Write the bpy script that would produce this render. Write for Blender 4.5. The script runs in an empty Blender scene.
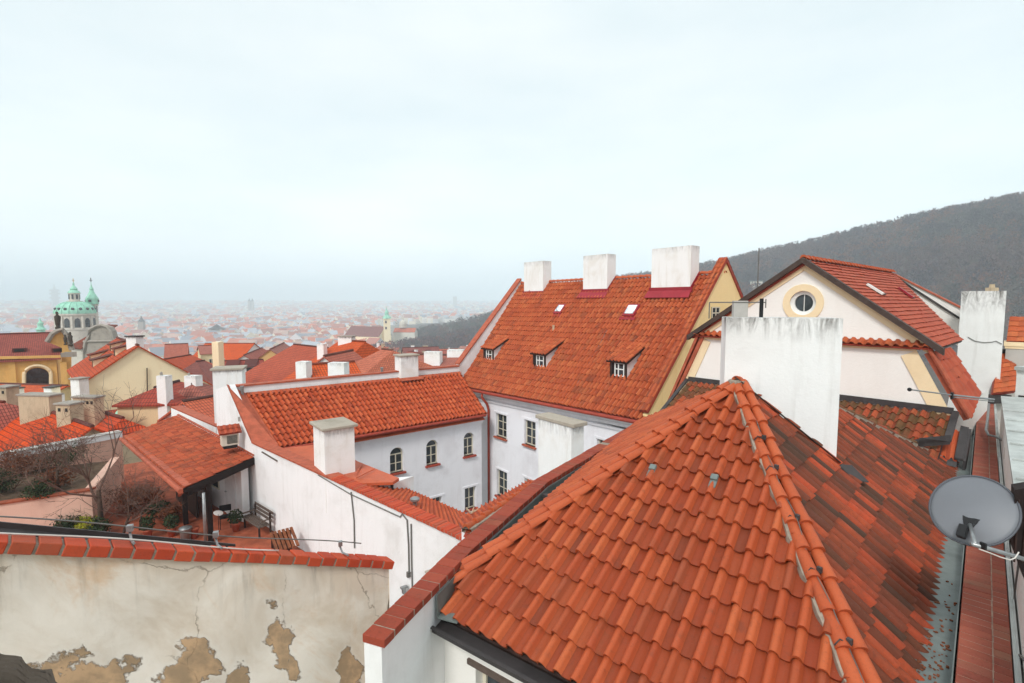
import bpy, bmesh, math, random
import numpy as np
from mathutils import Vector
random.seed(7); RNG = np.random.default_rng(7)
scn = bpy.context.scene
COL = scn.collection
# ------------------------------------------------------------------ camera maths
FPX, CX, CY, HZ = 507.0, 512.0, 341.5, 302.0
PIT = math.atan((CY-HZ)/FPX); CP, SP = math.cos(PIT), math.sin(PIT)
A3 = lambda *a: np.array(a, float)
def ray(x, y):
    u = (x-CX)/FPX; v = -(y-CY)/FPX
    return A3(u, CP+v*SP, -SP+v*CP)
def proj(P):
    f = P[1]*CP-P[2]*SP; u = P[1]*SP+P[2]*CP
    return CX+FPX*P[0]/f, CY-FPX*u/f
def atY(x, y, Y): r = ray(x, y); return r*(Y/r[1])
def atZ(x, y, z): r = ray(x, y); return r*(z/r[2])
def onp(x, y, P0, n): r = ray(x, y); return r*(np.dot(P0, n)/np.dot(r, n))
def dirv(a): a = math.radians(a); return A3(math.sin(a), math.cos(a), 0)
def vpa(x): r = ray(x, HZ); return math.degrees(math.atan2(r[0], r[1]))
def perp(d): return A3(d[1], -d[0], 0)          # to the right of d
def nrm(v): return v/np.linalg.norm(v)
UP = A3(0, 0, 1)
def alongcol(P, d, x):
    k = (x-CX)/FPX; f0 = P[1]*CP-P[2]*SP; fd = d[1]*CP-d[2]*SP
    return (k*f0-P[0])/(d[0]-k*fd)
def setz(P, z): Q = np.array(P, float); Q[2] = z; return Q
# ------------------------------------------------------------------ materials
def S(r, g, b):
    f = lambda c: (c/255/12.92) if c/255 <= .04045 else ((c/255+.055)/1.055)**2.4
    return (f(r), f(g), f(b), 1)
class NB:
    def __init__(s, name):
        s.m = bpy.data.materials.new(name); s.m.use_nodes = True
        s.t = s.m.node_tree; s.b = s.t.nodes['Principled BSDF']
        s.b.inputs['Specular IOR Level'].default_value = .3
    def n(s, typ, **kw):
        nd = s.t.nodes.new(typ)
        for k, v in kw.items():
            if k in nd.inputs.keys(): nd.inputs[k].default_value = v
            else: setattr(nd, k, v)
        return nd
    def l(s, a, b): s.t.links.new(a, b)
    def coord(s, which='Object', scale=(1, 1, 1)):
        c = s.n('ShaderNodeTexCoord'); m = s.n('ShaderNodeMapping'); m.inputs['Scale'].default_value = scale
        s.l(c.outputs[which], m.inputs['Vector']); return m.outputs['Vector']
    def noise(s, vec, scale, detail=5, rough=.6, dist=0):
        nd = s.n('ShaderNodeTexNoise', Scale=scale, Detail=detail, Roughness=rough, Distortion=dist); s.l(vec, nd.inputs['Vector']); return nd.outputs['Fac']
    def ramp(s, fac, stops, interp='LINEAR'):
        r = s.n('ShaderNodeValToRGB'); cr = r.color_ramp; cr.interpolation = interp
        cr.elements[0].position, cr.elements[0].color = stops[0]; cr.elements[1].position, cr.elements[1].color = stops[-1]
        for p, c in stops[1:-1]: e = cr.elements.new(p); e.color = c
        s.l(fac, r.inputs['Fac']); return r.outputs['Color']
    def fr(s, fac, a, b, o0=0., o1=1.):
        m = s.n('ShaderNodeMapRange'); m.interpolation_type = 'SMOOTHSTEP'
        m.inputs['From Min'].default_value = a; m.inputs['From Max'].default_value = b; m.inputs['To Min'].default_value = o0; m.inputs['To Max'].default_value = o1
        s.l(fac, m.inputs['Value']); return m.outputs['Result']
    def mix(s, fac, a, b, typ='MIX'):
        m = s.n('ShaderNodeMix', data_type='RGBA', blend_type=typ)
        for v, i in ((fac, 0), (a, 6), (b, 7)):
            if isinstance(v, (float, int)): m.inputs[i].default_value = v
            elif isinstance(v, tuple): m.inputs[i].default_value = v
            else: s.l(v, m.inputs[i])
        return m.outputs[2]
    def math(s, op, a, b=0., c=None):
        m = s.n('ShaderNodeMath', operation=op)
        for v, i in ((a, 0), (b, 1), (c, 2)):
            if v is None: continue
            if isinstance(v, (float, int)): m.inputs[i].default_value = v
            else: s.l(v, m.inputs[i])
        return m.outputs[0]
    def bump(s, h, strength=.3, dist=.02):
        b = s.n('ShaderNodeBump', Strength=strength, Distance=dist); s.l(h, b.inputs['Height']); s.l(b.outputs['Normal'], s.b.inputs['Normal'])
    def col(s, c): s.l(c, s.b.inputs['Base Color'])
    def rough(s, r): s.b.inputs['Roughness'].default_value = r
def sc(c, k): return (c[0]*k, c[1]*k, c[2]*k, 1)
def m_plaster(name, c, stain, amt=.35, streak=.3, grime=0.0):
    b = NB(name); v = b.coord(); n1 = b.noise(v, .7, 6, .65, .4); n2 = b.noise(b.coord(scale=(5, 5, .45)), 1.0, 5, .6)
    n3 = b.noise(v, 7, 5, .7)
    k = b.mix(b.fr(n1, .45, .75, 0, amt), c, stain)
    k = b.mix(b.fr(n2, .5, .8, 0, streak), k, stain)
    k = b.mix(b.fr(n3, .55, .8, 0, .25*amt), k, sc(stain, .8))
    if grime:
        g = b.n('ShaderNodeAttribute', attribute_name='edge')
        gn = b.math('MULTIPLY', b.math('MULTIPLY', g.outputs['Fac'], b.fr(b.noise(b.coord(scale=(3.5, 3.5, .9)), 1.6, 7, .75, 1.2), .36, .66)), b.fr(b.noise(v, 1.5, 4, .6), .34, .54, .45, 1.))
        k = b.mix(b.math('MULTIPLY', gn, grime), k, S(82, 76, 70))
    b.col(k); b.rough(.9); b.bump(b.math('ADD', b.noise(v, 14, 6, .7), b.math('MULTIPLY', n1, 1.5)), .35, .02); return b.m
def m_flat(name, c, rough=.7, var=.15, scale=3., metal=0., bump=.1):
    b = NB(name); v = b.coord(); n = b.noise(v, scale, 5, .65)
    b.col(b.mix(b.fr(n, .3, .7), sc(c, 1-var), sc(c, 1+var))); b.rough(rough); b.b.inputs['Metallic'].default_value = metal
    if bump: b.bump(b.noise(v, scale*8, 4, .6), bump, .01)
    return b.m
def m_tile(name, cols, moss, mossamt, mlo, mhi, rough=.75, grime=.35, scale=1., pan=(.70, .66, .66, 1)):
    """clay tiles: per tile tint from the attribute rnd, channels painted darker as shade, lichen and soot patches from noise"""
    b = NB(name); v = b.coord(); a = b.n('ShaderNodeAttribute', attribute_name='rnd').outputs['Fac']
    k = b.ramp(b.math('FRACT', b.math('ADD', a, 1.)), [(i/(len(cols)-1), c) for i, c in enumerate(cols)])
    k = b.mix(b.math('LESS_THAN', a, -.0001), k, b.mix(1., k, pan, 'MULTIPLY'))  # channel tiles (negative rnd) darkened: painted shade between the rolls
    n = b.noise(v, 1.3*scale, 6, .7, .5); n2 = b.noise(v, 9*scale, 6, .75)
    nn = b.math('ADD', b.math('MULTIPLY', n, .6), b.math('ADD', b.math('MULTIPLY', n2, .3), b.math('MULTIPLY', b.math('FRACT', b.math('ADD', a, 1.)), .25)))
    k = b.mix(b.fr(nn, mlo, mhi, 0, mossamt), k, moss)
    k = b.mix(b.fr(b.noise(v, 22*scale, 5, .8), .5, .75, 0, grime), k, S(70, 42, 34))
    sp = b.noise(v, 70*scale, 3, .6); k = b.mix(b.fr(sp, .66, .72, 0, .5), k, S(150, 128, 104)); k = b.mix(b.fr(b.noise(b.coord(scale=(1, 1, .35)), 5*scale, 5, .7), .56, .72, 0, grime*.9), k, S(84, 48, 38))
    b.col(k); b.rough(rough); b.bump(b.noise(v, 40*scale, 5, .7), .25, .008); return b.m
def m_uvtile(name, c1, c2, joint, sx=.22, sy=.33):
    """roof of small tiles for houses too far off for modelled ones: pattern in roof metres"""
    b = NB(name); u = b.n('ShaderNodeUVMap'); br = b.n('ShaderNodeTexBrick', offset=0.0)
    br.inputs['Scale'].default_value = 1.0; br.inputs['Brick Width'].default_value = sx; br.inputs['Row Height'].default_value = sy
    br.inputs['Mortar Size'].default_value = .03; br.inputs['Mortar Smooth'].default_value = .6
    br.inputs['Color1'].default_value = c1; br.inputs['Color2'].default_value = c2; br.inputs['Mortar'].default_value = joint
    b.l(u.outputs['UV'], br.inputs['Vector'])
    n = b.noise(b.coord(), .35, 5, .7); k = b.mix(b.fr(n, .4, .75, 0, .55), br.outputs['Color'], sc(c2, .62))
    oi = b.n('ShaderNodeObjectInfo').outputs['Random']; hs = b.n('ShaderNodeHueSaturation')
    b.l(k, hs.inputs['Color']); b.l(b.math('MULTIPLY_ADD', oi, .5, .72), hs.inputs['Value']); b.l(b.math('MULTIPLY_ADD', oi, .3, .78), hs.inputs['Saturation'])
    b.col(hs.outputs['Color']); b.rough(.8); b.bump(br.outputs['Fac'], -.6, .05); return b.m
def m_attr(name, rough=.9, attr='tint'):
    b = NB(name); a = b.n('ShaderNodeAttribute', attribute_name=attr); n = b.noise(b.coord(), .05, 3)
    b.col(b.mix(b.fr(n, .3, .7, 0, .25), a.outputs['Color'], S(120, 110, 100))); b.rough(rough); return b.m
def m_glass(name, c, rough=.08):
    b = NB(name); n = b.noise(b.coord(scale=(1, 1, .6)), 1.6, 4, .6, .8); b.col(b.mix(b.fr(n, .42, .6), sc(c, .55), sc(c, 1.7))); b.rough(rough); b.b.inputs['Specular IOR Level'].default_value = .6; return b.m
WHITE = S(240, 240, 240)
M = {}
M['white'] = m_plaster('white_plaster', WHITE, S(198, 195, 190), .45, .32)
M['white_chim'] = m_plaster('white_chimney_plaster', S(242, 242, 240), S(206, 196, 180), .45, .35, .6)
M['white_soot'] = m_plaster('sooty_white_plaster', S(240, 240, 238), S(196, 192, 186), .3, .45, 1.0)
M['court'] = m_plaster('courtyard_plaster', S(240, 239, 243), S(208, 203, 206), .5, .3)
M['gablewhite'] = m_plaster('warm_white_plaster', S(242, 238, 232), S(224, 216, 208), .3, .15)
M['yellow'] = m_plaster('yellow_plaster', S(248, 224, 166), S(226, 194, 130), .5, .3)
M['cream'] = m_plaster('cream_plaster', S(248, 232, 194), S(228, 204, 160), .3, .25)
M['trimcream'] = m_plaster('cream_trim', S(241, 218, 179), S(208, 175, 132), .4, .2)
M['ochre'] = m_plaster('ochre_plaster', S(228, 180, 108), S(186, 138, 78), .5, .4)
M['pink'] = m_plaster('pink_plaster', S(232, 190, 170), S(204, 152, 130), .5, .3)
M['greyplaster'] = m_plaster('grey_plaster', S(186, 182, 176), S(140, 134, 128), .5, .4)
M['stone'] = m_plaster('grey_stone', S(160, 152, 142), S(100, 94, 88), .6, .5)
M['beige'] = m_plaster('beige_chimney_plaster', S(196, 176, 148), S(130, 114, 94), .6, .4)
M['capstone'] = m_plaster('mossy_cap_concrete', S(172, 162, 148), S(115, 107, 89), .6, .2)
M['dark_stone'] = m_plaster('dark_weathered_stone', S(74, 66, 58), S(30, 26, 23), .9, .6)
M['mortar'] = m_flat('lime_mortar', S(150, 138, 124), .95, .25, 9, 0, .5)
M['mortar_pale'] = m_flat('pale_lime_mortar', S(158, 132, 116), .95, .25, 9, 0, .4)
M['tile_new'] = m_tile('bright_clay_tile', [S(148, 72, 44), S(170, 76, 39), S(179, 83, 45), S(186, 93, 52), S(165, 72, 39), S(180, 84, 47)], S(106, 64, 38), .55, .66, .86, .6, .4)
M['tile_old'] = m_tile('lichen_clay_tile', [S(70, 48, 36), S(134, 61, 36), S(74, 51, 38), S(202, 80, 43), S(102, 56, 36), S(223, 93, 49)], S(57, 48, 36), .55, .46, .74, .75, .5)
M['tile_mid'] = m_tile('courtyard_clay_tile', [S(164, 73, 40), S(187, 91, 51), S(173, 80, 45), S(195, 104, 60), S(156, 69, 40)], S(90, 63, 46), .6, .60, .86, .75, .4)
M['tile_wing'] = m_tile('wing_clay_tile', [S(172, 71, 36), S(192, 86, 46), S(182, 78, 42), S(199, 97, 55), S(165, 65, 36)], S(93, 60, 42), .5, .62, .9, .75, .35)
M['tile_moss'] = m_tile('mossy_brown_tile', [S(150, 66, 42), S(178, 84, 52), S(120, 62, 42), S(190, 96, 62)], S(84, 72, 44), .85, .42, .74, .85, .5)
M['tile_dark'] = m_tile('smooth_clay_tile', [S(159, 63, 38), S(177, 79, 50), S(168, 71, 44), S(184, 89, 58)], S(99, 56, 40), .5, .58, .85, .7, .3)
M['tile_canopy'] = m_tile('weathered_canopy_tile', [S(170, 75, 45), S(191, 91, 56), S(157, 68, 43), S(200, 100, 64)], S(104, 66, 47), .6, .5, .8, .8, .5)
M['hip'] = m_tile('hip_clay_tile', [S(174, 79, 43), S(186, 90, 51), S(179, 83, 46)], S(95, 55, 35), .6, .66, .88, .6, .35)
M['brick_red'] = m_tile('red_cap_brick', [S(139, 59, 43), S(156, 70, 49), S(147, 63, 45), S(167, 82, 57)], S(94, 61, 49), .6, .55, .85, .8, .4)
M['brick_orange'] = m_tile('orange_cap_brick', [S(185, 70, 41), S(194, 81, 48), S(178, 64, 39), S(171, 82, 55)], S(126, 86, 64), .5, .66, .9, .75, .35)
M['brick_strip'] = m_tile('walkway_brick', [S(146, 75, 58), S(158, 85, 66), S(140, 68, 54), S(165, 98, 77)], S(115, 103, 82), .5, .55, .85, .85, .4)
M['sheet_grey'] = m_flat('patinated_sheet_metal', S(108, 116, 113), .5, .22, 2.5, .0, .15)
M['sheet_green'] = m_flat('pale_green_sheet', S(178, 182, 178), .55, .22, 1.5, 0, .08)
M['sheet_dark'] = m_flat('dark_sheet_metal', S(64, 60, 60), .5, .2, 3, 0, .15)
M['sheet_red'] = m_flat('red_painted_sheet', S(160, 65, 49), .5, .15, 3, 0, .08)
M['sheet_orange'] = m_flat('orange_painted_sheet', S(186, 91, 58), .45, .12, 2, 0, .08)
M['flash_red'] = m_flat('crimson_flashing', S(151, 38, 49), .45, .12, 2, 0, .05)
M['flash_rust'] = m_flat('rust_red_coping', S(172, 88, 63), .7, .2, 4, 0, .2)
M['frame'] = m_flat('window_paint', S(214, 206, 186), .6, .06, 5)
M['framewhite'] = m_flat('white_window_paint', S(226, 226, 222), .55, .06, 5)
M['barge'] = m_flat('brown_black_barge', S(72, 58, 52), .7, .2, 5, 0, .2)
M['wood_dark'] = m_flat('dark_wood', S(52, 34, 28), .7, .3, 6, 0, .3)
M['wood_black'] = m_flat('black_brown_board', S(34, 22, 20), .8, .25, 6, 0, .2)
M['wood_grey'] = m_flat('grey_bench_wood', S(96, 82, 74), .8, .2, 8, 0, .3)
M['glass'] = m_glass('window_glass', S(44, 50, 54))
M['skyglass'] = m_glass('skylight_glass', S(206, 214, 218), .2)
M['dish'] = m_flat('grey_dish_enamel', S(114, 116, 121), .45, .06, 1.2, 0, .03)
M['dishrim'] = m_flat('dark_dish_rim', S(82, 84, 90), .45, .08, 2)
M['steel'] = m_flat('galvanised_steel', S(150, 152, 152), .35, .15, 6, .6, .05)
M['black'] = m_flat('black_plastic', S(28, 28, 30), .5, .2, 4)
M['cable'] = m_flat('pale_cable', S(206, 200, 192), .6, .1, 4)
M['wire'] = m_flat('grey_wire', S(110, 108, 104), .5, .1, 4)
M['acwhite'] = m_flat('cream_appliance_paint', S(206, 198, 182), .5, .06, 4)
M['terracotta'] = m_flat('terrace_clay_paving', S(154, 80, 55), .85, .3, 2.5, 0, .3)
M['door'] = m_flat('white_door_paint', S(214, 214, 214), .6, .06, 3)
M['copper'] = m_flat('green_copper', S(150, 206, 182), .6, .16, .4, 0, .1)
M['churchstone'] = m_plaster('pale_church_stone', S(206, 200, 188), S(160, 152, 140), .5, .4)
M['gold'] = m_flat('gilded_metal', S(196, 160, 80), .35, .1, 3, .7)
M['mint'] = m_flat('mint_painted_sheet', S(150, 206, 180), .5, .08, 3)
M['bark'] = m_flat('bare_bark', S(82, 66, 56), .95, .3, 9, 0, .4)
M['twig'] = m_flat('winter_twigs', S(104, 80, 70), .95, .3, 3, 0, 0)
M['leaf_dark'] = m_flat('dark_evergreen_leaf', S(54, 66, 40), .8, .4, 6, 0, 0)
M['leaf_lime'] = m_flat('lime_leaf', S(150, 150, 36), .8, .3, 6, 0, 0)
M['leaf_rust'] = m_flat('rusty_leaf', S(122, 70, 44), .85, .35, 6, 0, 0)
M['roof_a'] = m_uvtile('orange_roof', S(202, 95, 57), S(187, 81, 47), S(94, 45, 30))
M['roof_b'] = m_uvtile('red_brown_roof', S(184, 86, 58), S(162, 72, 50), S(90, 44, 32))
M['roof_c'] = m_uvtile('bright_red_roof', S(210, 87, 49), S(188, 70, 40), S(94, 37, 24), .2, .3)
M['roof_d'] = m_uvtile('dark_red_roof', S(166, 74, 56), S(146, 62, 50), S(84, 40, 34))
M['roof_e'] = m_uvtile('faded_pink_roof', S(197, 115, 89), S(172, 95, 73), S(107, 62, 47))
for k_, c_ in (('w1', (222, 216, 204)), ('w2', (226, 206, 164)), ('w3', (210, 188, 160)), ('w4', (224, 222, 220)), ('w5', (214, 176, 116))):
    M[k_] = m_plaster('house_plaster_'+k_, S(*c_), sc(S(*c_), .72), .4, .3)
for k_, n_ in (('w1', 'pale'), ('w2', 'straw'), ('w3', 'tan'), ('w4', 'chalk'), ('w5', 'amber')): M[k_].name = n_+'_house_plaster'
# ------------------------------------------------------------------ object helpers
def tag(o, label=None, cat=None, group=None, kind=None):
    for k, v in (('label', label), ('category', cat), ('group', group), ('kind', kind)):
        if v: o[k] = v
    return o
def thing(name, label, cat, loc=(0, 0, 0), group=None):
    o = bpy.data.objects.new(name, None); COL.objects.link(o); o.location = [float(x) for x in loc]
    o.empty_display_size = .2
    return tag(o, label, cat, group)
def wloc(o):
    v = Vector((0, 0, 0))
    while o: v += o.location; o = o.parent
    return v
def finish(name, me, mats, parent=None, origin=None, smooth=False):
    if parent is not None: off = wloc(parent)
    else: off = Vector([float(x) for x in origin]) if origin is not None else Vector((0, 0, 0))
    if off.length: me.transform(__import__('mathutils').Matrix.Translation(-off))
    for m in (mats if isinstance(mats, (list, tuple)) else [mats]): me.materials.append(m)
    if smooth: me.polygons.foreach_set('use_smooth', [True]*len(me.polygons))
    o = bpy.data.objects.new(name, me); COL.objects.link(o)
    if parent is not None: o.parent = parent
    elif origin is not None: o.location = off
    return o
def obj(name, bm, mats, parent=None, origin=None, smooth=False, normals=True):
    if normals: bmesh.ops.recalc_face_normals(bm, faces=bm.faces)
    me = bpy.data.meshes.new(name); bm.to_mesh(me); bm.free()
    return finish(name, me, mats, parent, origin, smooth)
def nb(): return bmesh.new()
def face(bm, pts, mi=0):
    f = bm.faces.new([bm.verts.new([float(c) for c in p]) for p in pts]); f.material_index = mi; return f
def obox(bm, P, u, v, w, mi=0):
    P, u, v, w = (np.array(a, float) for a in (P, u, v, w))
    vs = [bm.verts.new((P+a*u+b*v+c*w).tolist()) for c in (0, 1) for b in (0, 1) for a in (0, 1)]
    for q in ((0, 1, 3, 2), (4, 6, 7, 5), (0, 4, 5, 1), (2, 3, 7, 6), (0, 2, 6, 4), (1, 5, 7, 3)):
        bm.faces.new([vs[i] for i in q]).material_index = mi
def cbox(bm, c, sx, sy, sz, ang=0, mi=0):
    """box centred at c in plan with its base at c.z, turned so its x side runs along dirv(90+ang)"""
    a = math.radians(ang); u = A3(math.cos(a), math.sin(a), 0); v = A3(-math.sin(a), math.cos(a), 0)
    obox(bm, np.array(c, float)-u*sx/2-v*sy/2, u*sx, v*sy, UP*sz, mi)
def prism(bm, pts, vec, mi=0):
    vec = np.array(vec, float); a = [bm.verts.new(list(map(float, p))) for p in pts]; b = [bm.verts.new((np.array(p, float)+vec).tolist()) for p in pts]
    n = len(pts); bm.faces.new(a).material_index = mi; bm.faces.new(b[::-1]).material_index = mi
    for i in range(n): bm.faces.new((a[i], a[(i+1) % n], b[(i+1) % n], b[i])).material_index = mi
def tube(bm, pts, r, n=8, cap=True, mi=0):
    pts = [np.array(p, float) for p in pts]; rs = r if isinstance(r, (list, tuple)) else [r]*len(pts); rings = []
    for i, p in enumerate(pts):
        d = nrm(pts[min(i+1, len(pts)-1)]-pts[max(i-1, 0)]); h = UP if abs(d[2]) < .9 else A3(1, 0, 0)
        a = nrm(np.cross(d, h)); b = np.cross(d, a)
        rings.append([bm.verts.new((p+rs[i]*(math.cos(2*math.pi*k/n)*a+math.sin(2*math.pi*k/n)*b)).tolist()) for k in range(n)])
    for i in range(len(pts)-1):
        for k in range(n):
            bm.faces.new((rings[i][k], rings[i][(k+1) % n], rings[i+1][(k+1) % n], rings[i+1][k])).material_index = mi
    if cap and n > 2:
        bm.faces.new(rings[0][::-1]).material_index = mi; bm.faces.new(rings[-1]).material_index = mi
def lathe(bm, c, prof, n=20, mi=0):
    c = np.array(c, float); rings = []
    for r, z in prof: rings.append([bm.verts.new((c+A3(r*math.cos(2*math.pi*k/n), r*math.sin(2*math.pi*k/n), z)).tolist()) for k in range(n)])
    for i in range(len(prof)-1):
        for k in range(n): bm.faces.new((rings[i][k], rings[i][(k+1) % n], rings[i+1][(k+1) % n], rings[i+1][k])).material_index = mi
    bm.faces.new(rings[0][::-1]).material_index = mi; bm.faces.new(rings[-1]).material_index = mi
def rough_up(bm, amt, cuts=3):
    bmesh.ops.subdivide_edges(bm, edges=bm.edges[:], cuts=cuts, use_grid_fill=True)
    for v in bm.verts: v.co += Vector((random.gauss(0, amt), random.gauss(0, amt), random.gauss(0, amt)))
# --- clay tile fields
def tile_field(name, mapP, W, H, cw, ch, mats, parent, S_=6, roll=.055, rollw=.45, lift=.03, clip=None, jit=.004, pan=.012, shift=.02, holes=()):
    """mapP(u,v,h): arrays to points. W,H metres along the eave and up the slope."""
    nc = max(1, int(round(W/cw))); nr = max(1, int(round(H/ch))); cw = W/nc; ch = H/nr
    K = nc*S_+1; k = np.arange(K); x = (k/S_) % 1.0
    pr = np.where(x < rollw, roll*np.sqrt(np.clip(1-(2*x/rollw-1)**2, 0, 1)), -pan*np.sin(np.pi*np.clip((x-rollw)/(1-rollw), 0, 1)))
    allv = []; faces = []; rnd = []; base = 0
    ti = np.minimum(k//S_, nc-1)
    for j in range(nr):
        jh = RNG.normal(0, jit, nc)[ti]; ju = RNG.normal(0, shift*cw*.5, nc)[ti]; jv = RNG.normal(0, .012, nc)[ti]
        u = np.clip(k/S_*cw+ju, 0, W)
        v0 = np.full(K, j*ch)+jv; v1 = np.minimum((j+1)*ch+.09, H)
        v0 = np.maximum(v0, 0)
        A = mapP(u, v0, pr+lift+jh); B = mapP(u, np.full(K, v1), pr*.9+jh*.3-.006); Cc = mapP(u, v0+.004, pr*.92+lift*.36)
        allv += [A, B, A.copy(), Cc]
        i = np.arange(K-1)
        faces.append(np.stack([base+i, base+i+1, base+K+i+1, base+K+i], 1)); faces.append(np.stack([base+3*K+i, base+3*K+i+1, base+2*K+i+1, base+2*K+i], 1))
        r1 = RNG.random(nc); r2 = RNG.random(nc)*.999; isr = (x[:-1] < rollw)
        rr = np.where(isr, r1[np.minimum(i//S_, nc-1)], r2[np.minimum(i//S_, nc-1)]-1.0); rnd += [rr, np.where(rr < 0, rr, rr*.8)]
        base += 4*K
    V = np.concatenate(allv); Fc = np.concatenate(faces); rnd = np.concatenate(rnd)
    me = bpy.data.meshes.new(name); me.from_pydata(V.tolist(), [], Fc.tolist())
    at = me.attributes.new('rnd', 'FLOAT', 'FACE'); at.data.foreach_set('value', rnd.astype(np.float32))
    me.polygons.foreach_set('use_smooth', [True]*len(me.polygons))
    if clip:
        bm = bmesh.new(); bm.from_mesh(me)
        for co, no in clip:
            bmesh.ops.bisect_plane(bm, geom=bm.verts[:]+bm.edges[:]+bm.faces[:], dist=1e-5, plane_co=list(map(float, co)), plane_no=list(map(float, no)), clear_outer=True)
        for co, no4 in holes:
            pass
        bm.to_mesh(me); bm.free()
    return finish(name, me, mats, parent)
def planar(O, U, V, N):
    return lambda u, v, h: O[None, :]+u[:, None]*U+v[:, None]*V+h[:, None]*N
def bilinear(bl, br, tl, tr, W, H):
    N = nrm(np.cross(br-bl, tl-bl)); N = N if N[2] > 0 else -N
    def f(u, v, h):
        a = (u/W)[:, None]; b = (v/H)[:, None]
        return (bl*(1-a)+br*a)*(1-b)+(tl*(1-a)+tr*a)*b+h[:, None]*N
    return f
def quad_tiles(name, bl, br, tl, tr, cw, ch, mat, parent, base_mat=None, thick=.12, **kw):
    W = (np.linalg.norm(br-bl)+np.linalg.norm(tr-tl))/2; H = (np.linalg.norm(tl-bl)+np.linalg.norm(tr-br))/2
    o = tile_field(name, bilinear(bl, br, tl, tr, W, H), W, H, cw, ch, mat, parent, **kw)
    N = nrm(np.cross(br-bl, tl-bl)); N = N if N[2] > 0 else -N
    bm = nb(); prism(bm, [p-N*.02 for p in (bl, br, tr, tl)], -N*thick)
    obj('roof_boarding', bm, base_mat or M['sheet_red'], parent)
    return o
def poly_tiles(name, O, U, V, poly, cw, ch, mat, parent, under=M['wood_dark'], thick=.08, **kw):
    """tiles over a convex polygon in the plane O,U(along the eave),V(up the slope)"""
    N = nrm(np.cross(U, V)); N = N if N[2] > 0 else -N
    uv = np.array([[np.dot(p-O, U), np.dot(p-O, V)] for p in poly]); mn = uv.min(0); mx = uv.max(0)
    O2 = O+U*mn[0]+V*mn[1]; c = sum(poly)/len(poly); clip = []
    for i in range(len(poly)):
        a, b = poly[i], poly[(i+1) % len(poly)]; no = nrm(np.cross(b-a, N))
        if np.dot(no, c-a) > 0: no = -no
        clip.append((a, no))
    o = tile_field(name, planar(O2, U, V, N), mx[0]-mn[0], mx[1]-mn[1], cw, ch, mat, parent, clip=clip, **kw)
    bm = nb(); prism(bm, [p-N*.02 for p in poly], -N*thick); obj('roof_boarding', bm, under, parent); return o
def ridge_tiles(name, P1, P2, side, r, seg, mat, parent, rows=(0,), mort=None, n=8):
    """half-round cap tiles from the foot P1 to the top P2, each lapping the one below"""
    P1, P2 = np.array(P1, float), np.array(P2, float); d = nrm(P2-P1); side = nrm(side-d*np.dot(side, d)); N = nrm(np.cross(side, d)); N = N if N[2] > 0 else -N
    Ltot = np.linalg.norm(P2-P1); k = max(1, int(Ltot/seg)); s = Ltot/k
    verts = []; fcs = []; rn = []
    for row in rows:
        for j in range(k):
            jr = random.gauss(0, .006); q = random.random()
            for (t0, ra, ha) in ((j*s, r, .03), ((j+1)*s+.04, r*.82, -.005)):
                for i in range(n+1):
                    a = math.pi*i/n; verts.append((P1+d*t0+side*(row+jr+ra*math.cos(a))+N*(ra*math.sin(a)*1.05+ha)).tolist())
            b = len(verts)-2*(n+1)
            for i in range(n): fcs.append((b+i, b+i+1, b+n+1+i+1, b+n+1+i)); rn.append(q)
            c0 = len(verts)
            for i in range(n+1): verts.append(verts[b+i])
            for i in range(n+1):
                a = math.pi*i/n; verts.append((P1+d*(j*s+.004)+side*(row+jr+r*.8*math.cos(a))+N*(r*.7*math.sin(a))).tolist())
            for i in range(n): fcs.append((c0+i, c0+n+1+i, c0+n+1+i+1, c0+i+1)); rn.append(q)
    me = bpy.data.meshes.new(name); me.from_pydata(verts, [], fcs)
    at = me.attributes.new('rnd', 'FLOAT', 'FACE'); at.data.foreach_set('value', np.array(rn, np.float32))
    o = finish(name, me, mat, parent, smooth=True)
    if mort:
        bm = nb(); lo, hi, dz = mort; m = max(4, int(Ltot/.12)); prev = None
        for i in range(m+1):
            c = P1+d*Ltot*i/m; e = random.uniform(-.025, .025)
            ring = [c+side*(lo+e)+N*(dz-.05), c+side*(lo+e*.5)+N*(dz+.03), c+side*hi+N*(dz+.05), c+side*hi+N*(dz-.05)]
            ring = [bm.verts.new(p.tolist()) for p in ring]
            if prev:
                for q in range(4): bm.faces.new((prev[q], prev[(q+1) % 4], ring[(q+1) % 4], ring[q]))
            prev = ring
        obj('mortar_bed', bm, M['mortar'], o)
    return o
def set_rnd(bm):
    ly = bm.faces.layers.float.get('rnd') or bm.faces.layers.float.new('rnd'); return ly
def brick_row(name, P0, P1, wdir, width, pitch, th, mat, parent, rows=((0, 1),), gap=.014, mm=None, slope=0, jit=.004, bed=.022):
    """bricks laid across the wall from P0 to P1 on one bed of mortar"""
    P0, P1 = np.array(P0, float), np.array(P1, float); Lg = np.linalg.norm(P1-P0); d = (P1-P0)/Lg; n = max(1, int(Lg/pitch)); p = Lg/n
    bm = nb(); ly = set_rnd(bm); up = nrm(np.cross(d, wdir)); up = up if up[2] > 0 else -up
    for i in range(n):
        for a, b in rows:
            nf = len(bm.faces); g = gap/2; e = random.gauss(0, jit)
            obox(bm, P0+d*(i*p+g)+wdir*(a*width+(g if a else 0))+up*e, d*(p-2*g), wdir*((b-a)*width-g), up*th)
            q = random.random(); bm.faces.ensure_lookup_table()
            for f in bm.faces[nf:]: f[ly] = q
    bmesh.ops.bevel(bm, geom=bm.edges[:], offset=.006, segments=1, affect='EDGES')
    o = obj(name, bm, mat, parent)
    bm = nb(); obox(bm, P0+up*.004+wdir*.008+d*.03, P1-P0-d*.06, wdir*(width-.016), up*(th-bed)); obj('mortar_bed', bm, mm or M['mortar'], o)
    return o
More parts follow.
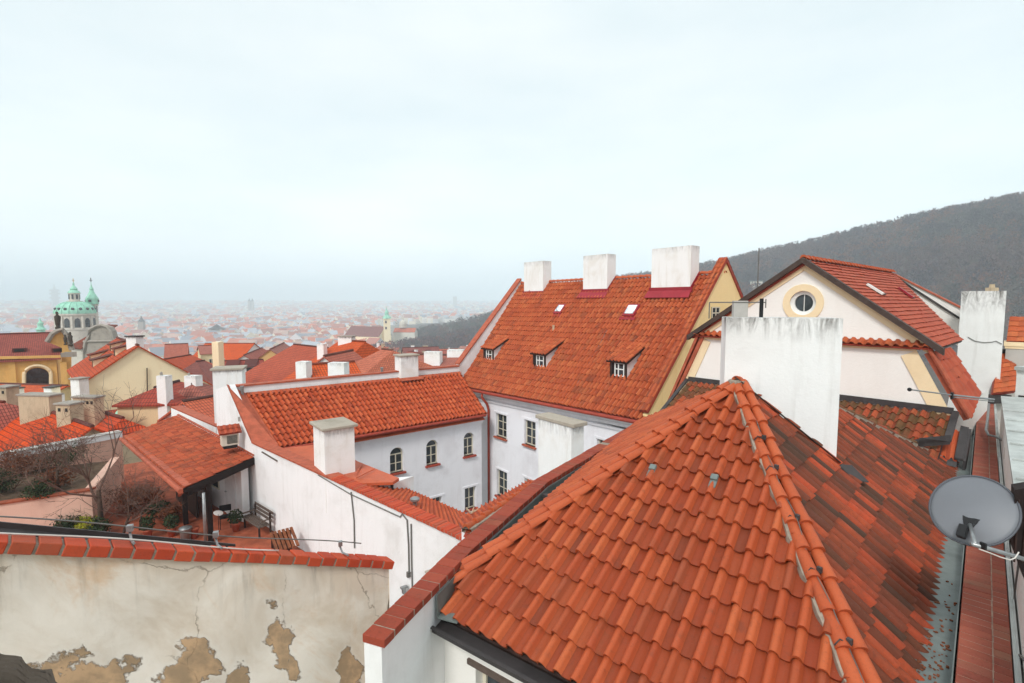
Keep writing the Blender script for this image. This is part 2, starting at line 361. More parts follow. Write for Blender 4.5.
# --- walls with openings, windows
def wall_open(bm, P0, u, L, z0, z1, ops, depth, n_in, mi=0):
    P0 = np.array(P0, float); pt = lambda s, z: setz(P0+u*s, z)
    cs = sorted({0., L}|{min(max(o[i], 0.), L) for o in ops for i in (0, 1)}); cz = sorted({z0, z1}|{min(max(o[i], z0), z1) for o in ops for i in (2, 3)})
    for i in range(len(cs)-1):
        for j in range(len(cz)-1):
            sm, zm = (cs[i]+cs[i+1])/2, (cz[j]+cz[j+1])/2
            if any(o[0] < sm < o[1] and o[2] < zm < o[3] for o in ops): continue
            face(bm, [pt(cs[i], cz[j]), pt(cs[i+1], cz[j]), pt(cs[i+1], cz[j+1]), pt(cs[i], cz[j+1])], mi)
    for o in ops:
        out = outline(o)
        for a, b in zip(out, out[1:]+out[:1]):
            A, B = pt(*a), pt(*b); face(bm, [A, B, B+n_in*depth, A+n_in*depth], mi)
        if o[4]:
            r = (o[1]-o[0])/2; c = (o[0]+o[1])/2; k = 8
            for sgn, corner in ((-1, o[0]), (1, o[1])):
                arc = [(c+sgn*r*math.cos(math.pi/2*i/k), o[3]-r+r*math.sin(math.pi/2*i/k)) for i in range(k+1)]
                for a, b in zip(arc, arc[1:]): face(bm, [pt(corner, o[3]), pt(*a), pt(*b)], mi)
def outline(o):
    s0, s1, a, b, arch = o[:5]
    if not arch: return [(s0, a), (s1, a), (s1, b), (s0, b)]
    r = (s1-s0)/2; c = (s0+s1)/2
    return [(s0, a), (s1, a)]+[(c+r*math.cos(math.pi*i/12), b-r+r*math.sin(math.pi*i/12)) for i in range(13)]
def window(parent, P0, u, n_in, o, depth=.14, fm=None, gm=None, sill=True, sm=None, trim=None, bars=(1, 1), fw=.055):
    s0, s1, a, b, arch = o[:5]; P0 = np.array(P0, float); pt = lambda s, z, d=0.: setz(P0+u*s, z)+n_in*d
    bm = nb(); out = outline(o); d0 = depth-.05
    for p, q in zip(out, out[1:]+out[:1]):
        A = pt(*p, d0); B = pt(*q, d0); e = nrm(B-A); inn = np.cross(e, n_in); c = pt((s0+s1)/2, (a+b)/2, d0)
        if np.dot(inn, c-A) < 0: inn = -inn
        obox(bm, A, B-A, inn*fw, n_in*.05)
    top = b-(s1-s0)/2 if arch else b; w = s1-s0
    for i in range(1, bars[0]+1):
        s = s0+w*i/(bars[0]+1); obox(bm, pt(s-fw*.45, a+fw, d0+.004), u*fw*.9, UP*((b if not arch else top)-a-fw*1.2), n_in*.04)
    if arch: obox(bm, pt(s0+fw, top-fw*.5, d0+.002), u*(w-2*fw), UP*fw, n_in*.044)
    for i in range(1, bars[1]+1):
        z = a+(top-a)*i/(bars[1]+1); obox(bm, pt(s0+fw, z-fw*.3, d0+.008), u*(w-2*fw), UP*fw*.6, n_in*.034)
    win = obj('window', bm, fm or M['frame'], parent)
    bm = nb(); face(bm, [pt(p[0], p[1], depth-.015) for p in out]); obj('pane', bm, gm or M['glass'], win)
    if sill:
        bm = nb(); obox(bm, pt(s0-.08, a-.09, -.14), u*(w+.16), UP*.09, n_in*(depth+.1)); obj('sill', bm, sm or M['sheet_red'], win)
    if trim:
        bm = nb(); t = .1
        obox(bm, pt(s0-t-.03, a, -.025), u*t, UP*(b-a+.03), n_in*.03); obox(bm, pt(s1+.03, a, -.025), u*t, UP*(b-a+.03), n_in*.03)
        obox(bm, pt(s0-t-.07, b+.033, -.035), u*(w+2*t+.14), UP*t, n_in*.04); obj('surround', bm, trim, win)
    return win
def pxop(P0, u, n, x0, y0, x1, y1, arch=False):
    """opening seen between two pixels' rays on the wall plane"""
    xm = (x0+x1)/2; ym = (y0+y1)/2
    a = onp(x0, ym, P0, n); b = onp(x1, ym, P0, n); t = onp(xm, y0, P0, n); c = onp(xm, y1, P0, n)
    return (float(np.dot(a-P0, u)), float(np.dot(b-P0, u)), float(c[2]), float(t[2]), arch)
def chimney_mesh(name, base_pts, z0s, z1, mat, parent, capmat=None, cap=.1, over=.06, edge_h=.7, capz=None):
    """stack over four plan points; z0s the foot height(s). 'edge' fades down from the crown for soot"""
    z0s = z0s if isinstance(z0s, (list, tuple)) else [z0s]*4; bm = nb(); lv = bm.verts.layers.float.new('edge'); rings = []
    T = [0, .5, 1-min(.9, edge_h/max(z1-min(z0s), .1)), 1]
    for t in T:
        ring = []
        for p, z0 in zip(base_pts, z0s):
            v = bm.verts.new((float(p[0]), float(p[1]), float(z0+(z1-z0)*t))); v[lv] = 1. if t == 1 else 0.; ring.append(v)
        rings.append(ring)
    for a, b in zip(rings, rings[1:]):
        for i in range(4): bm.faces.new((a[i], a[(i+1) % 4], b[(i+1) % 4], b[i]))
    bm.faces.new(rings[-1]); bm.faces.new(rings[0][::-1])
    ob = obj(name, bm, mat, parent)
    if capmat:
        c = sum(np.array(p[:2], float) for p in base_pts)/4; bm = nb()
        q = [A3(*(c+(np.array(p[:2], float)-c)*(1+over*2/np.linalg.norm(np.array(p[:2], float)-c)*1.)), z1+.003) for p in base_pts]
        prism(bm, q, UP*cap); bmesh.ops.bevel(bm, geom=bm.edges[:], offset=.015, segments=1, affect='EDGES'); obj('chimney_cap', bm, capmat, ob)
    return ob
def stack(P, u, v, a, b):
    P = np.array(P, float); return [P, P+u*a, P+u*a+v*b, P+v*b]
# ================================================================== CORNER HOUSE WITH THE TENTED ROOF (nearest)
RD = dirv(vpa(984)); ND = dirv(vpa(-165)); LD = dirv(vpa(778))
FA = atY(738, 385, 9.0)
_p = math.radians(42); FRV = -(perp(RD)*math.cos(_p)-UP*math.sin(_p))      # up the right slope
nr = nrm(np.cross(RD, FRV)); zRE = -4.12; zNE = -4.29; zLE = -3.9
hipR2 = onp(850, 660, FA, nr); hdir = nrm(hipR2-FA)
hipR_r = FA+hdir*((zRE-FA[2])/hdir[2]); hipR_n = FA+hdir*((zNE-FA[2])/hdir[2])
nn = nrm(np.cross(ND, hipR2-FA)); nn = nn if nn[2] > 0 else -nn
hipL2 = onp(478, 564, FA, nn); hL = nrm(hipL2-FA); hipL_n = FA+hL*((zNE-FA[2])/hL[2]); hipL_l = FA+hL*((zLE-FA[2])/hL[2])
nl = nrm(np.cross(LD, hipL2-FA)); nl = nl if nl[2] > 0 else -nl
backR = onp(960, 468, FA, nr); backR = setz(backR, zRE)
bh = onp(839, 411, FA, nr); bd = nrm(bh-backR); ridgeB = backR+bd*((FA[2]-.02-backR[2])/bd[2])
farL = setz(onp(640, 422, FA, nl), zLE)
F = thing('corner_house', 'nearest house with a tented red tile roof reaching the bottom edge of the photo', 'house', (3.5, 8.5, -13))
# near slope
Vn = nrm(np.cross(nn, ND)); Vn = Vn if Vn[2] > 0 else -Vn
polyN = [FA, hipR_n, hipL_n]
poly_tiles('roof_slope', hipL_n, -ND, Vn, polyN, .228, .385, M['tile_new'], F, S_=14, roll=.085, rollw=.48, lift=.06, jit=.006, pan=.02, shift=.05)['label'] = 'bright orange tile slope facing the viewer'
Vr = nrm(np.cross(nr, RD)); Vr = Vr if Vr[2] > 0 else -Vr
poly_tiles('roof_slope', hipR_r, RD, Vr, [FA, hipR_r, backR, ridgeB],   .195, .38, M['tile_old'], F, S_=12, roll=.078, rollw=.64, lift=.045, jit=.007, pan=.06, shift=.05)['label'] = 'dark lichen covered tile slope beside the gutter'
Vl = nrm(np.cross(nl, LD)); Vl = Vl if Vl[2] > 0 else -Vl
backL = FA+nrm(farL-FA)*np.linalg.norm(farL-FA)
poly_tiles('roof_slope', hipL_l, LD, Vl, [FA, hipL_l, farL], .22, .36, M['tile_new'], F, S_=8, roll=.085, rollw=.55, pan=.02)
# dim slope at the back closes the tent
bm = nb(); face(bm, [FA, ridgeB, backR, farL]); obj('roof_slope', bm, M['tile_dark'], F)
side = perp(nrm(setz(hipR_n-FA, 0)))
ridge_tiles('hip_tiles', hipR_n+UP*.05, FA+UP*.05, -side, .082, .37, M['hip'], F, rows=(-.06, .10), mort=(-.15, -.12, -.03))
sideL = -perp(nrm(setz(hipL_n-FA, 0)))
ridge_tiles('hip_tiles', hipL_n+UP*.05, FA+UP*.05, sideL, .078, .37, M['hip'], F, rows=(-.08, .075), mort=(-.18, -.145, -.03))
ridge_tiles('hip_tiles', backR+UP*.04, ridgeB+UP*.04, perp(nrm(setz(backR-FA, 0))), .07, .38, M['tile_moss'], F, rows=(0,), mort=(-.1, .11, -.03))
ridge_tiles('ridge_tiles', FA-nrm(ridgeB-FA)*.12+UP*.06, ridgeB+UP*.06, perp(nrm(ridgeB-FA)), .085, .33, M['hip'], F, mort=(-.13, .13, -.03))
bm = nb(); cbox(bm, FA+A3(-.02, -.04, -.06), .26, .2, .15, 20); rough_up(bm, .014); obj('mortar_cap', bm, M['mortar'], F, smooth=True)
# two lead vent tiles on the near slope and clips on the right hip
for q in ((650, 481), (712, 492)):
    c = onp(q[0], q[1], FA, nn)+nn*.085
    bm = nb(); obox(bm, c+ND*.05, -ND*.1, Vn*.24, nn*.02); obox(bm, c+ND*.05+nn*.021+Vn*.13, -ND*.1, Vn*.1, nn*.035)
    bmesh.ops.bevel(bm, geom=bm.edges[:], offset=.006, segments=1, affect='EDGES'); obj('vent_tile', bm, M['sheet_grey'], F)
for t in (.26, .36, .5, .62, .75):
    c = FA+(hipR_n-FA)*t+UP*.17
    bm = nb(); tube(bm, [c-side*.02-UP*.05, c+side*.09+UP*.01, c+side*.14-UP*.06], .008, 6); cbox(bm, c-UP*.035, .04, .05, .06, 30); obj('cable_clip', bm, M['sheet_dark'], F)
bm = nb(); pts = [FA+(hipR_n-FA)*t+UP*(.14+.03*math.sin(t*40))+side*(.03+.02*math.sin(t*23)) for t in np.linspace(.2, .98, 30)]; tube(bm, pts, .005, 5)
obj('lightning_wire', bm, M['wire'], F, smooth=True)
# gutters and walls
bm = nb(); g0 = hipL_n+ND*.12+UP*-.03; gout = -perp(-ND); gout = gout if np.dot(gout, setz(-FA, 0)) > 0 else -gout
gl = np.linalg.norm(setz(hipR_n-hipL_n, 0))+.3
obox(bm, g0-gout*.12-UP*.09, -ND*gl, gout*.30, UP*.02); obox(bm, g0+gout*.18-UP*.09, -ND*gl, gout*.02, UP*.085); obox(bm, g0+gout*.19-UP*.012, -ND*gl, gout*.05, UP*.012)
obox(bm, g0-gout*.12-UP*.09, gout*.3, ND*.02, UP*.1)
obj('gutter', bm, M['sheet_dark'], F)
nin = -gout; w0 = setz(hipL_n+ND*.05, 0)+nin*.12; uN = -ND
opn = [(1.0, 2.0, -6.4, -4.86, False), (3.0, 4.0, -6.4, -4.86, False)]
bm = nb(); wall_open(bm, w0, uN, gl, -13, zNE-.12, opn, .22, nin)
wL = setz(hipL_l, 0)-perp(LD)*.05
face(bm, [setz(w0, -13), setz(w0, zNE-.12), setz(farL, zNE-.12), setz(farL, -13)])
pR0 = setz(hipR_r, 0); pR1 = setz(backR, 0)
face(bm, [setz(pR0, -13), setz(pR1, -13), setz(pR1, zRE-.1), setz(pR0, zRE-.1)]); face(bm, [setz(pR1, -13), setz(farL, -13), setz(farL, zRE-.1), setz(pR1, zRE-.1)])
obj('wall', bm, M['gablewhite'], F)
for o in opn:
    w = window(F, w0, uN, nin, o, depth=.2, fm=M['frame'], sill=True)
    bm = nb(); obox(bm, setz(w0+uN*(o[0]-.12), o[3]+.004)-nin*.04, uN*(o[1]-o[0]+.24), UP*.07, nin*.05); obj('lintel_board', bm, M['wood_grey'], w)
# big weathered chimney slab standing on the right slope
cA = onp(731, 392, FA, nr); cB = setz(onp(836, 463, FA, nr), 0); cA = setz(atY(724, 390, 9.05), 0)
cu = nrm(cB-cA); cv = perp(-cu) if perp(-cu)[1] > 0 else -perp(-cu)
cl = np.linalg.norm(cB-cA); zt = atY(785, 318, (cA[1]+cB[1])/2)[2]
big = chimney_mesh('chimney', stack(cA, cu, cv, cl, .62), [-2.2, -3.0, -3.2, -2.4], zt, M['white_soot'], F, edge_h=.55)
bm = nb(); rr_ = lambda x, y: onp(x, y, FA, nr)
a_ = FA+UP*.13; b_ = rr_(834, 466)+nr*.09
obox(bm, a_-A3(.1, .05, 0)+UP*.02, b_-a_+A3(.12, .05, -.02), nr*.012, -cv*.07+UP*.02); obox(bm, b_-nr*.05+cu*.02, cu*.2, Vr*-.34, nr*.02)
obj('chimney_flashing', bm, M['sheet_dark'], big)
bm = nb(); c = cA+cu*.16+cv*.3; obox(bm, setz(c, zt), cu*.24, cv*.24, UP*.30); obj('chimney_pot', bm, M['greyplaster'], big)
bm = nb(); c = cA+cu*.62+cv*.3; tube(bm, [setz(c, zt-.02), setz(c, zt+.34)], .035, 8); obj('vent_pipe', bm, M['black'], big)
bm = nb(); c0 = setz(cA-cu*.26+cv*.3, zt+.27); tube(bm, [c0, c0+cu*.95], .012, 6); tube(bm, [c0, c0-UP*.3], .01, 6); tube(bm, [c0+cu*.95-UP*.1, c0+cu*.95+UP*.06], .01, 6); obj('antenna_rod', bm, M['wire'], big)
# brick capped parapet on the left side of the corner house, with its own gutter behind
pz = -3.9
pp = [atZ(362, 642, pz), atZ(456, 551, pz), atZ(535, 484, pz), atZ(643, 421.5, pz)]
PAR = thing('parapet_wall', 'long parapet wall with red brick coping rising diagonally beside the tented roof', 'wall', (pp[1][0], pp[1][1], -13))
bm = nb()
for a, b in zip(pp, pp[1:]):
    d = nrm(b-a); sd = perp(d)
    obox(bm, setz(a, -13)+sd*.03, b-a, sd*.24, UP*(13+pz-.005))
obj('wall', bm, M['white'], PAR)
for i, (a, b) in enumerate(zip(pp, pp[1:])):
    d = nrm(b-a); e = .02 if i else 0
    brick_row('brick_coping', a+d*e, b, perp(d), .31, .205, .1, M['brick_red'], PAR, jit=.003, bed=.014)
bm = nb()
for a, b in zip([pp[0]+(pp[1]-pp[0])*.50]+pp[1:], pp[1:]):
    d = nrm(b-a); sd = perp(d); obox(bm, a+sd*.32-UP*.34, b-a, sd*.30, UP*.02); obox(bm, a+sd*.315-UP*.34, b-a, sd*.01, UP*.33)
obj('gutter_lining', bm, M['sheet_grey'], PAR)
bm = nb(); c = pp[1]+(pp[2]-pp[1])*.86+perp(LD)*.35+UP*-.06; obox(bm, c, LD*.1, perp(LD)*.22, UP*.05); obj('gutter_bracket', bm, M['sheet_dark'], PAR)
# ================================================================== PEELING PLASTER WALL (lower left)
b = NB('peeling_plaster'); u = b.n('ShaderNodeUVMap').outputs['UV']; sep = b.n('ShaderNodeSeparateXYZ'); b.l(u, sep.inputs[0])
nz = b.n('ShaderNodeTexNoise', Scale=3.2, Detail=8., Roughness=.62); b.l(u, nz.inputs['Vector']); nz2 = b.n('ShaderNodeTexNoise', Scale=1.1, Detail=6., Roughness=.6, Distortion=.6); b.l(u, nz2.inputs['Vector'])
def blob(cx, cy, rx, ry):
    x = b.math('DIVIDE', b.math('SUBTRACT', sep.outputs[0], cx), rx); y = b.math('DIVIDE', b.math('SUBTRACT', sep.outputs[1], cy), ry)
    return b.math('SUBTRACT', 1., b.math('SQRT', b.math('ADD', b.math('MULTIPLY', x, x), b.math('MULTIPLY', y, y))))
PEEL = b  # blobs are wired after the wall's own axes are known
P0 = atY(-150, 537.5, 3.1); P1 = atY(389, 567.5, 6.5); Pa = atY(0, 552, 4.0)
pdir = nrm(setz(P1-Pa, 0)); slope = (P1[2]-Pa[2])/np.linalg.norm(setz(P1-Pa, 0)); P0 = Pa-(setz(pdir, slope))*1.6; pback = -perp(pdir); pback = pback if pback[1] > 0 else -pback
PW = thing('plaster_wall', 'old peeling plaster wall with an orange brick coping in the lower left corner', 'wall', (Pa[0], Pa[1], -12))
pd3 = nrm(setz(pdir, slope)); PL = np.linalg.norm(P1-P0)
def puv(x, y):
    q = onp(x, y, Pa, perp(pdir)); s = np.dot(setz(q-P0, 0), pdir); top = P0[2]+slope*s; return float(s), float(top-q[2])
blobs = []
for (x, y, rx, ry) in ((105, 676, .42, .22), (216, 640, .15, .09), (222, 664, .22, .2), (308, 646, .16, .34), (322, 664, .13, .2), (268, 676, .12, .16), (190, 678, .12, .14), (378, 676, .12, .25), (10, 690, .5, .2)):
    s, v = puv(x, y); blobs.append(blob(s, v, rx, ry))
m = blobs[0]
for q in blobs[1:]: m = b.math('MAXIMUM', m, q)
m = b.math('ADD', m, b.math('MULTIPLY', b.math('ADD', b.math('SUBTRACT', nz.outputs['Fac'], .5), b.math('MULTIPLY', b.math('SUBTRACT', nz2.outputs['Fac'], .5), .9)), 4.2))
peel = b.fr(m, -.02, .2); halo = b.fr(m, -.55, .1)
base = b.mix(b.fr(nz2.outputs['Fac'], .38, .66), S(238, 227, 214), S(216, 199, 180))
nz3 = b.n('ShaderNodeTexNoise', Scale=.75, Detail=6., Roughness=.7, Distortion=1.2); b.l(u, nz3.inputs['Vector'])
base = b.mix(b.fr(nz3.outputs['Fac'], .52, .72, 0, .7), base, S(214, 176, 138))
base = b.mix(b.math('MULTIPLY', halo, .5), base, S(238, 230, 220))
under = b.mix(b.fr(nz.outputs['Fac'], .4, .62), S(204, 168, 132), S(166, 140, 112))
mp = b.n('ShaderNodeMapping'); mp.inputs['Scale'].default_value = (5, .55, 1); b.l(u, mp.inputs['Vector']); st = b.n('ShaderNodeTexNoise', Scale=1., Detail=6., Roughness=.65); b.l(mp.outputs[0], st.inputs['Vector'])
strk = b.math('MULTIPLY', b.fr(st.outputs['Fac'], .5, .72), b.fr(sep.outputs[1], .0, .75, 1, .15))
base = b.mix(b.math('MULTIPLY', strk, .55), base, S(150, 138, 124))
vr = b.n('ShaderNodeTexVoronoi', feature='DISTANCE_TO_EDGE', Scale=.95); md = b.n('ShaderNodeMix', data_type='VECTOR'); md.inputs[0].default_value = .22
b.l(u, md.inputs[4]); b.l(nz.outputs['Color'], md.inputs[5]); b.l(md.outputs[1], vr.inputs['Vector'])
crk = b.math('MULTIPLY', b.fr(vr.outputs['Distance'], .001, .005, 1, 0), b.fr(nz2.outputs['Fac'], .47, .58)); base = b.mix(b.math('MULTIPLY', crk, .5), base, S(124, 104, 86))
b.col(b.mix(peel, base, under)); b.rough(.95)
hgt = b.math('ADD', b.math('MULTIPLY', peel, -2.2), b.math('ADD', b.math('MULTIPLY', crk, -.3), b.math('ADD', b.math('MULTIPLY', nz2.outputs['Fac'], 1.2), b.math('MULTIPLY', nz.outputs['Fac'], .7)))); b.bump(hgt, .8, .02)
M['peel'] = b.m
bm = nb(); uvl = bm.loops.layers.uv.new('UVMap'); ns, nv = 90, 60; grid = []
for i in range(ns+1):
    row = []
    for j in range(nv+1):
        s = PL*i/ns; v = 7.5*(j/nv)**1.6; e = .012*math.sin(s*2.1+v)+.01*math.sin(s*5+1.3*v*3)
        rag = -.05*(v > .35)*abs(math.sin(v*9)*math.cos(v*4)) if i == ns else 0
        p_ = setz(P0+pdir*(s*np.linalg.norm(setz(P1-P0, 0))/PL+rag), P0[2]+slope*s*np.linalg.norm(setz(P1-P0, 0))/PL-.005-v)-pback*e
        row.append((bm.verts.new(p_.tolist()), (s, v)))
    grid.append(row)
for i in range(ns):
    for j in range(nv):
        q = [grid[i][j], grid[i+1][j], grid[i+1][j+1], grid[i][j+1]]; f = bm.faces.new([a[0] for a in q])
        for lp, a in zip(f.loops, q): lp[uvl].uv = a[1]
pe = setz(P1, P1[2]-.005)
for q in ([P1-UP*.005, P1-UP*.005+pback*.16, setz(P1+pback*.16, -12), setz(P1, -12)], [P0-UP*.005+pback*.16, P1-UP*.005+pback*.16, setz(P1+pback*.16, -12), setz(P0+pback*.16, -12)]):
    f = face(bm, q)
    for lp, a in zip(f.loops, ((PL, .5), (PL+.3, .5), (PL+.3, 3), (PL, 3))): lp[uvl].uv = a
obj('wall', bm, M['peel'], PW, smooth=True)
wd = nrm(pback)
brick_row('brick_coping', P0-wd*.05, P1-wd*.05+pd3*.04, wd, .22, .175, .10, M['brick_orange'], PW, gap=.022, jit=.004)
bm = nb(); pts = [P0+pd3*t+UP*(.14+.012*math.sin(t*3))+wd*(.06+.03*math.sin(t*1.1)) for t in np.linspace(1.2, 4.1, 30)]; tube(bm, pts, .008, 6)
tag(obj('cable', bm, M['cable'], None, P0, smooth=True), 'thin pale cable lying along the orange brick coping of the peeling wall', 'cable')
LR = thing('lightning_rail', 'grey lightning conductor wire held on small clips above the orange brick coping', 'wire', P0)
bm = nb(); pts = [P0+pd3*t+UP*(.22-.02*math.sin(t*2.2))+wd*.22 for t in np.linspace(.6, PL-.3, 40)]; tube(bm, pts, .007, 6); obj('wire', bm, M['wire'], LR, smooth=True)
for t in (np.dot(setz(atY(136, 552, 4.9)-P0, 0), pdir)*1.06, PL*.62, PL-.62):
    c = P0+pd3*t+UP*.12+wd*.15; bm = nb(); tube(bm, [c, c+UP*.07+wd*.08], .012, 6); cbox(bm, c+UP*.07+wd*.05, .05, .05, .06, 20); tube(bm, [c, c-wd*.16+UP*.02], .012, 6); obj('wire_clip', bm, M['steel'], LR)
# low lean-to with dark gutter just behind the plaster wall
SH = thing('lean_to', 'low red tiled lean-to with a dark gutter behind the left end of the peeling wall', 'shed', (Pa+wd*.8).tolist())
q0 = P0+wd*.42-UP*.22; q1 = P0+pd3*4.0+wd*.42-UP*.26
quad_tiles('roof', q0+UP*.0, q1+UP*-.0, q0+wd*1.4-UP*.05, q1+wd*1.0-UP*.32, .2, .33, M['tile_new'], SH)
bm = nb(); obox(bm, q0+wd*.75+UP*.03, q1-q0-UP*.1, wd*.16, UP*.02); obox(bm, q0+wd*.9+UP*.03, q1-q0-UP*.1, wd*.02, UP*.08); obj('gutter', bm, M['sheet_dark'], SH)
bm = nb(); obox(bm, setz(q0, -9.3), setz(q1-q0, 0), wd*.05, UP*(q1[2]+9.3-.2)); obj('wall', bm, M['greyplaster'], SH)
# rough dark stone in the bottom left corner, close to the viewer
bm = nb(); a = atY(-60, 622, 1.25); c = atY(98, 700, 1.0); obox(bm, a, c-a, A3(-.1, .02, -.02), A3(0, .05, -.5))
bmesh.ops.subdivide_edges(bm, edges=bm.edges[:], cuts=22, use_grid_fill=True)
from mathutils import noise as mno
for v in bm.verts:
    q = v.co*14; v.co += Vector((mno.noise(q)*.016, mno.noise(q+Vector((5, 1, 2)))*.014, mno.noise(q*1.1+Vector((1, 9, 4)))*.024+mno.noise(v.co*50)*.008))
tag(obj('stone_ledge', bm, M['dark_stone'], None, a, smooth=True), 'rough dark stone ledge cutting across the bottom left corner', 'ledge')
# ================================================================== RIGHT HAND SIDE
zs = -3.8; s0 = atZ(955, 683, zs); s1 = atZ(978, 403, zs); sdir = nrm(s1-s0); s0 = s0-sdir*1.8; swd = perp(sdir)
SW = thing('brick_topped_wall', 'long wall with a wide red brick top running away along the right edge', 'wall', (s0[0], s0[1], -13))
brick_row('brick_top', s0, s1, swd, .42, .15, .1, M['brick_strip'], SW, rows=((0, .655), (.655, 1)), gap=.010, mm=M['mortar_pale'], jit=.002, bed=.010)
bm = nb(); obox(bm, setz(s0, -13)+swd*.01, setz(s1-s0, 0), swd*.40, UP*(13+zs-.003)); obj('wall', bm, M['greyplaster'], SW)
bm = nb(); gA = s0-swd*.42-UP*.18; obox(bm, gA, s1-s0, swd*.40, UP*.02); obox(bm, gA+swd*.39, s1-s0, swd*.012, UP*.24)
obox(bm, gA-swd*.01, s1-s0, swd*.014, UP*.06); obj('gutter_lining', bm, M['sheet_grey'], SW)
bm = nb(); obox(bm, s0+swd*.43+UP*.05, s1-s0, swd*.03, UP*.05); tube(bm, [s0+swd*.47+UP*.1, s1+swd*.47+UP*.1], .012, 6); obj('cable_run', bm, M['sheet_green'], SW)
bm = nb(); n_ = 130
for i in range(n_):
    t = abs(random.gauss(0, 1.1))+1.7; c = gA+sdir*t+swd*random.uniform(.05, .36)+UP*.02; r = random.uniform(.006, .016); cbox(bm, c, r*2.2, r*1.5, r, random.uniform(0, 180))
tag(obj('gutter_litter', bm, M['leaf_rust'], None, gA), 'scattered dead leaf scraps lying in the grey gutter at the bottom right', 'litter', kind='stuff')
# white wall with sheet-metal sill
e0 = s0+swd*.5; wpl = [onp(1003, 403, e0, swd), onp(1015.5, 488, e0, swd), onp(1036, 640, e0, swd)]
RW = thing('neighbour_wall', 'white plastered wall with a pale green sheet metal top at the right edge', 'wall', (e0[0], e0[1], -13))
tA = wpl[0]+nrm(wpl[0]-wpl[1])*1.0; tB = wpl[1]; tC = setz(e0-sdir*1., tB[2])
bm = nb(); prism(bm, [setz(tC, -13), tC, tB, tA, setz(tA, -13)], swd*.4); obj('wall', bm, M['gablewhite'], RW)
bm = nb(); prism(bm, [tC+UP*.01-swd*.03, tB+UP*.01-swd*.03, tA+UP*.01-swd*.03, tA+UP*.06+swd*1.3, tB+UP*.06+swd*1.3, tC+UP*.06+swd*1.3], UP*.03); obj('sheet_top', bm, M['sheet_green'], RW)
bm = nb()
for i in range(9):
    c = tC+(tA-tC)*(.2+.08*i)+UP*.045; obox(bm, c, swd*1.28, sdir*.03, UP*.03)
obj('seams', bm, M['sheet_green'], RW)
bm = nb(); pts = [onp(x, y, e0-swd*.02, swd) for x, y in ((1019, 560), (1015, 590), (1013, 630), (1017, 652), (1026, 662))]; tube(bm, pts, .012, 6); obj('cable_loop', bm, M['wire'], RW, smooth=True)
# hooked handrail / conduit from the strip to the wall
HR = nb(); tube(HR, [atZ(989, 404, zs+.75), atZ(987.5, 420, zs+.5), atZ(986, 430, zs+.35), atZ(988.5, 435, zs+.3), atZ(995, 436.5, zs+.3), atZ(1006, 442, zs+.3)], .03, 8)
tag(obj('bent_pipe', HR, M['steel'], None, atZ(990, 430, zs), smooth=True), 'thin bent grey pipe reaching over the far end of the brick topped wall', 'pipe')
# satellite dish, seen from its back
Dc = atY(971.5, 507, 4.9); DISH = thing('satellite_dish', 'round grey satellite dish on a bracket over the brick topped wall', 'satellite dish', Dc)
toC = nrm(-Dc); dn_ = nrm(toC+A3(-.10, .2, .42)); dx = nrm(np.cross(UP, dn_)); dy = np.cross(dn_, dx)
def dish_pts(bm, off, rr, dep, rings=9, n=48, mi=0):
    R_ = [[bm.verts.new((Dc+off*dn_).tolist())]]
    for i in range(1, rings+1):
        q = i/rings; R_.append([bm.verts.new((Dc+dn_*(off-dep*q*q)+dx*(rr*.93*q*math.cos(2*math.pi*k/n))+dy*(rr*q*math.sin(2*math.pi*k/n))).tolist()) for k in range(n)])
    for k in range(n): bm.faces.new((R_[0][0], R_[1][k], R_[1][(k+1) % n]))
    for a, b_ in zip(R_[1:], R_[2:]):
        for k in range(n): bm.faces.new((a[k], b_[k], b_[(k+1) % n], a[(k+1) % n]))
    return R_[-1]
bm = nb(); ra = dish_pts(bm, .0, .366, .066); rb = dish_pts(bm, -.02, .366, .066)
for k in range(48): bm.faces.new((ra[k], rb[k], rb[(k+1) % 48], ra[(k+1) % 48]))
obj('reflector', bm, M['dish'], DISH, smooth=True)
bm = nb(); tube(bm, [Dc-dn_*.066+dx*(.366*.93*math.cos(2*math.pi*k/48))+dy*(.366*math.sin(2*math.pi*k/48)) for k in range(49)], .011, 6, cap=False); obj('rim', bm, M['dishrim'], DISH, smooth=True)
bq = atY(970, 521, 4.84); bm = nb()
prism(bm, [bq+dx*(-.075)+dy*.045, bq+dx*.075+dy*.045, bq+dx*.05-dy*.0, bq+dx*.02-dy*.09, bq-dx*.03-dy*.09, bq-dx*.05], dn_*-.07)
obox(bm, bq-dx*.06-dy*.2, dx*.07, dy*.13, dn_*.06); bmesh.ops.bevel(bm, geom=bm.edges[:], offset=.006, segments=1, affect='EDGES'); obj('mount_plate', bm, M['black'], DISH)
bm = nb(); m0 = bq+dn_*.03-dx*.0-UP*.03; m1 = atY(975, 544, 4.55); tube(bm, [m0+A3(.01, 0, -.02), m1], .018, 10); tube(bm, [m1+A3(-.03, 0, .0), atY(1018, 557, 4.6), atY(1050, 568, 4.65)], .021, 10); obj('mount_arm', bm, M['steel'], DISH, smooth=True)
bm = nb(); cbox(bm, atY(983, 549, 4.53), .02, .05, .06, 10); obj('clamp', bm, M['black'], DISH)
bm = nb(); pts = [atY(x, y, 4.5) for x, y in ((979, 549), (990, 553), (1000, 557), (1010, 560), (1015, 558), (1019, 552))]; tube(bm, pts, .006, 5); obj('feed_cable', bm, M['cable'], DISH, smooth=True)
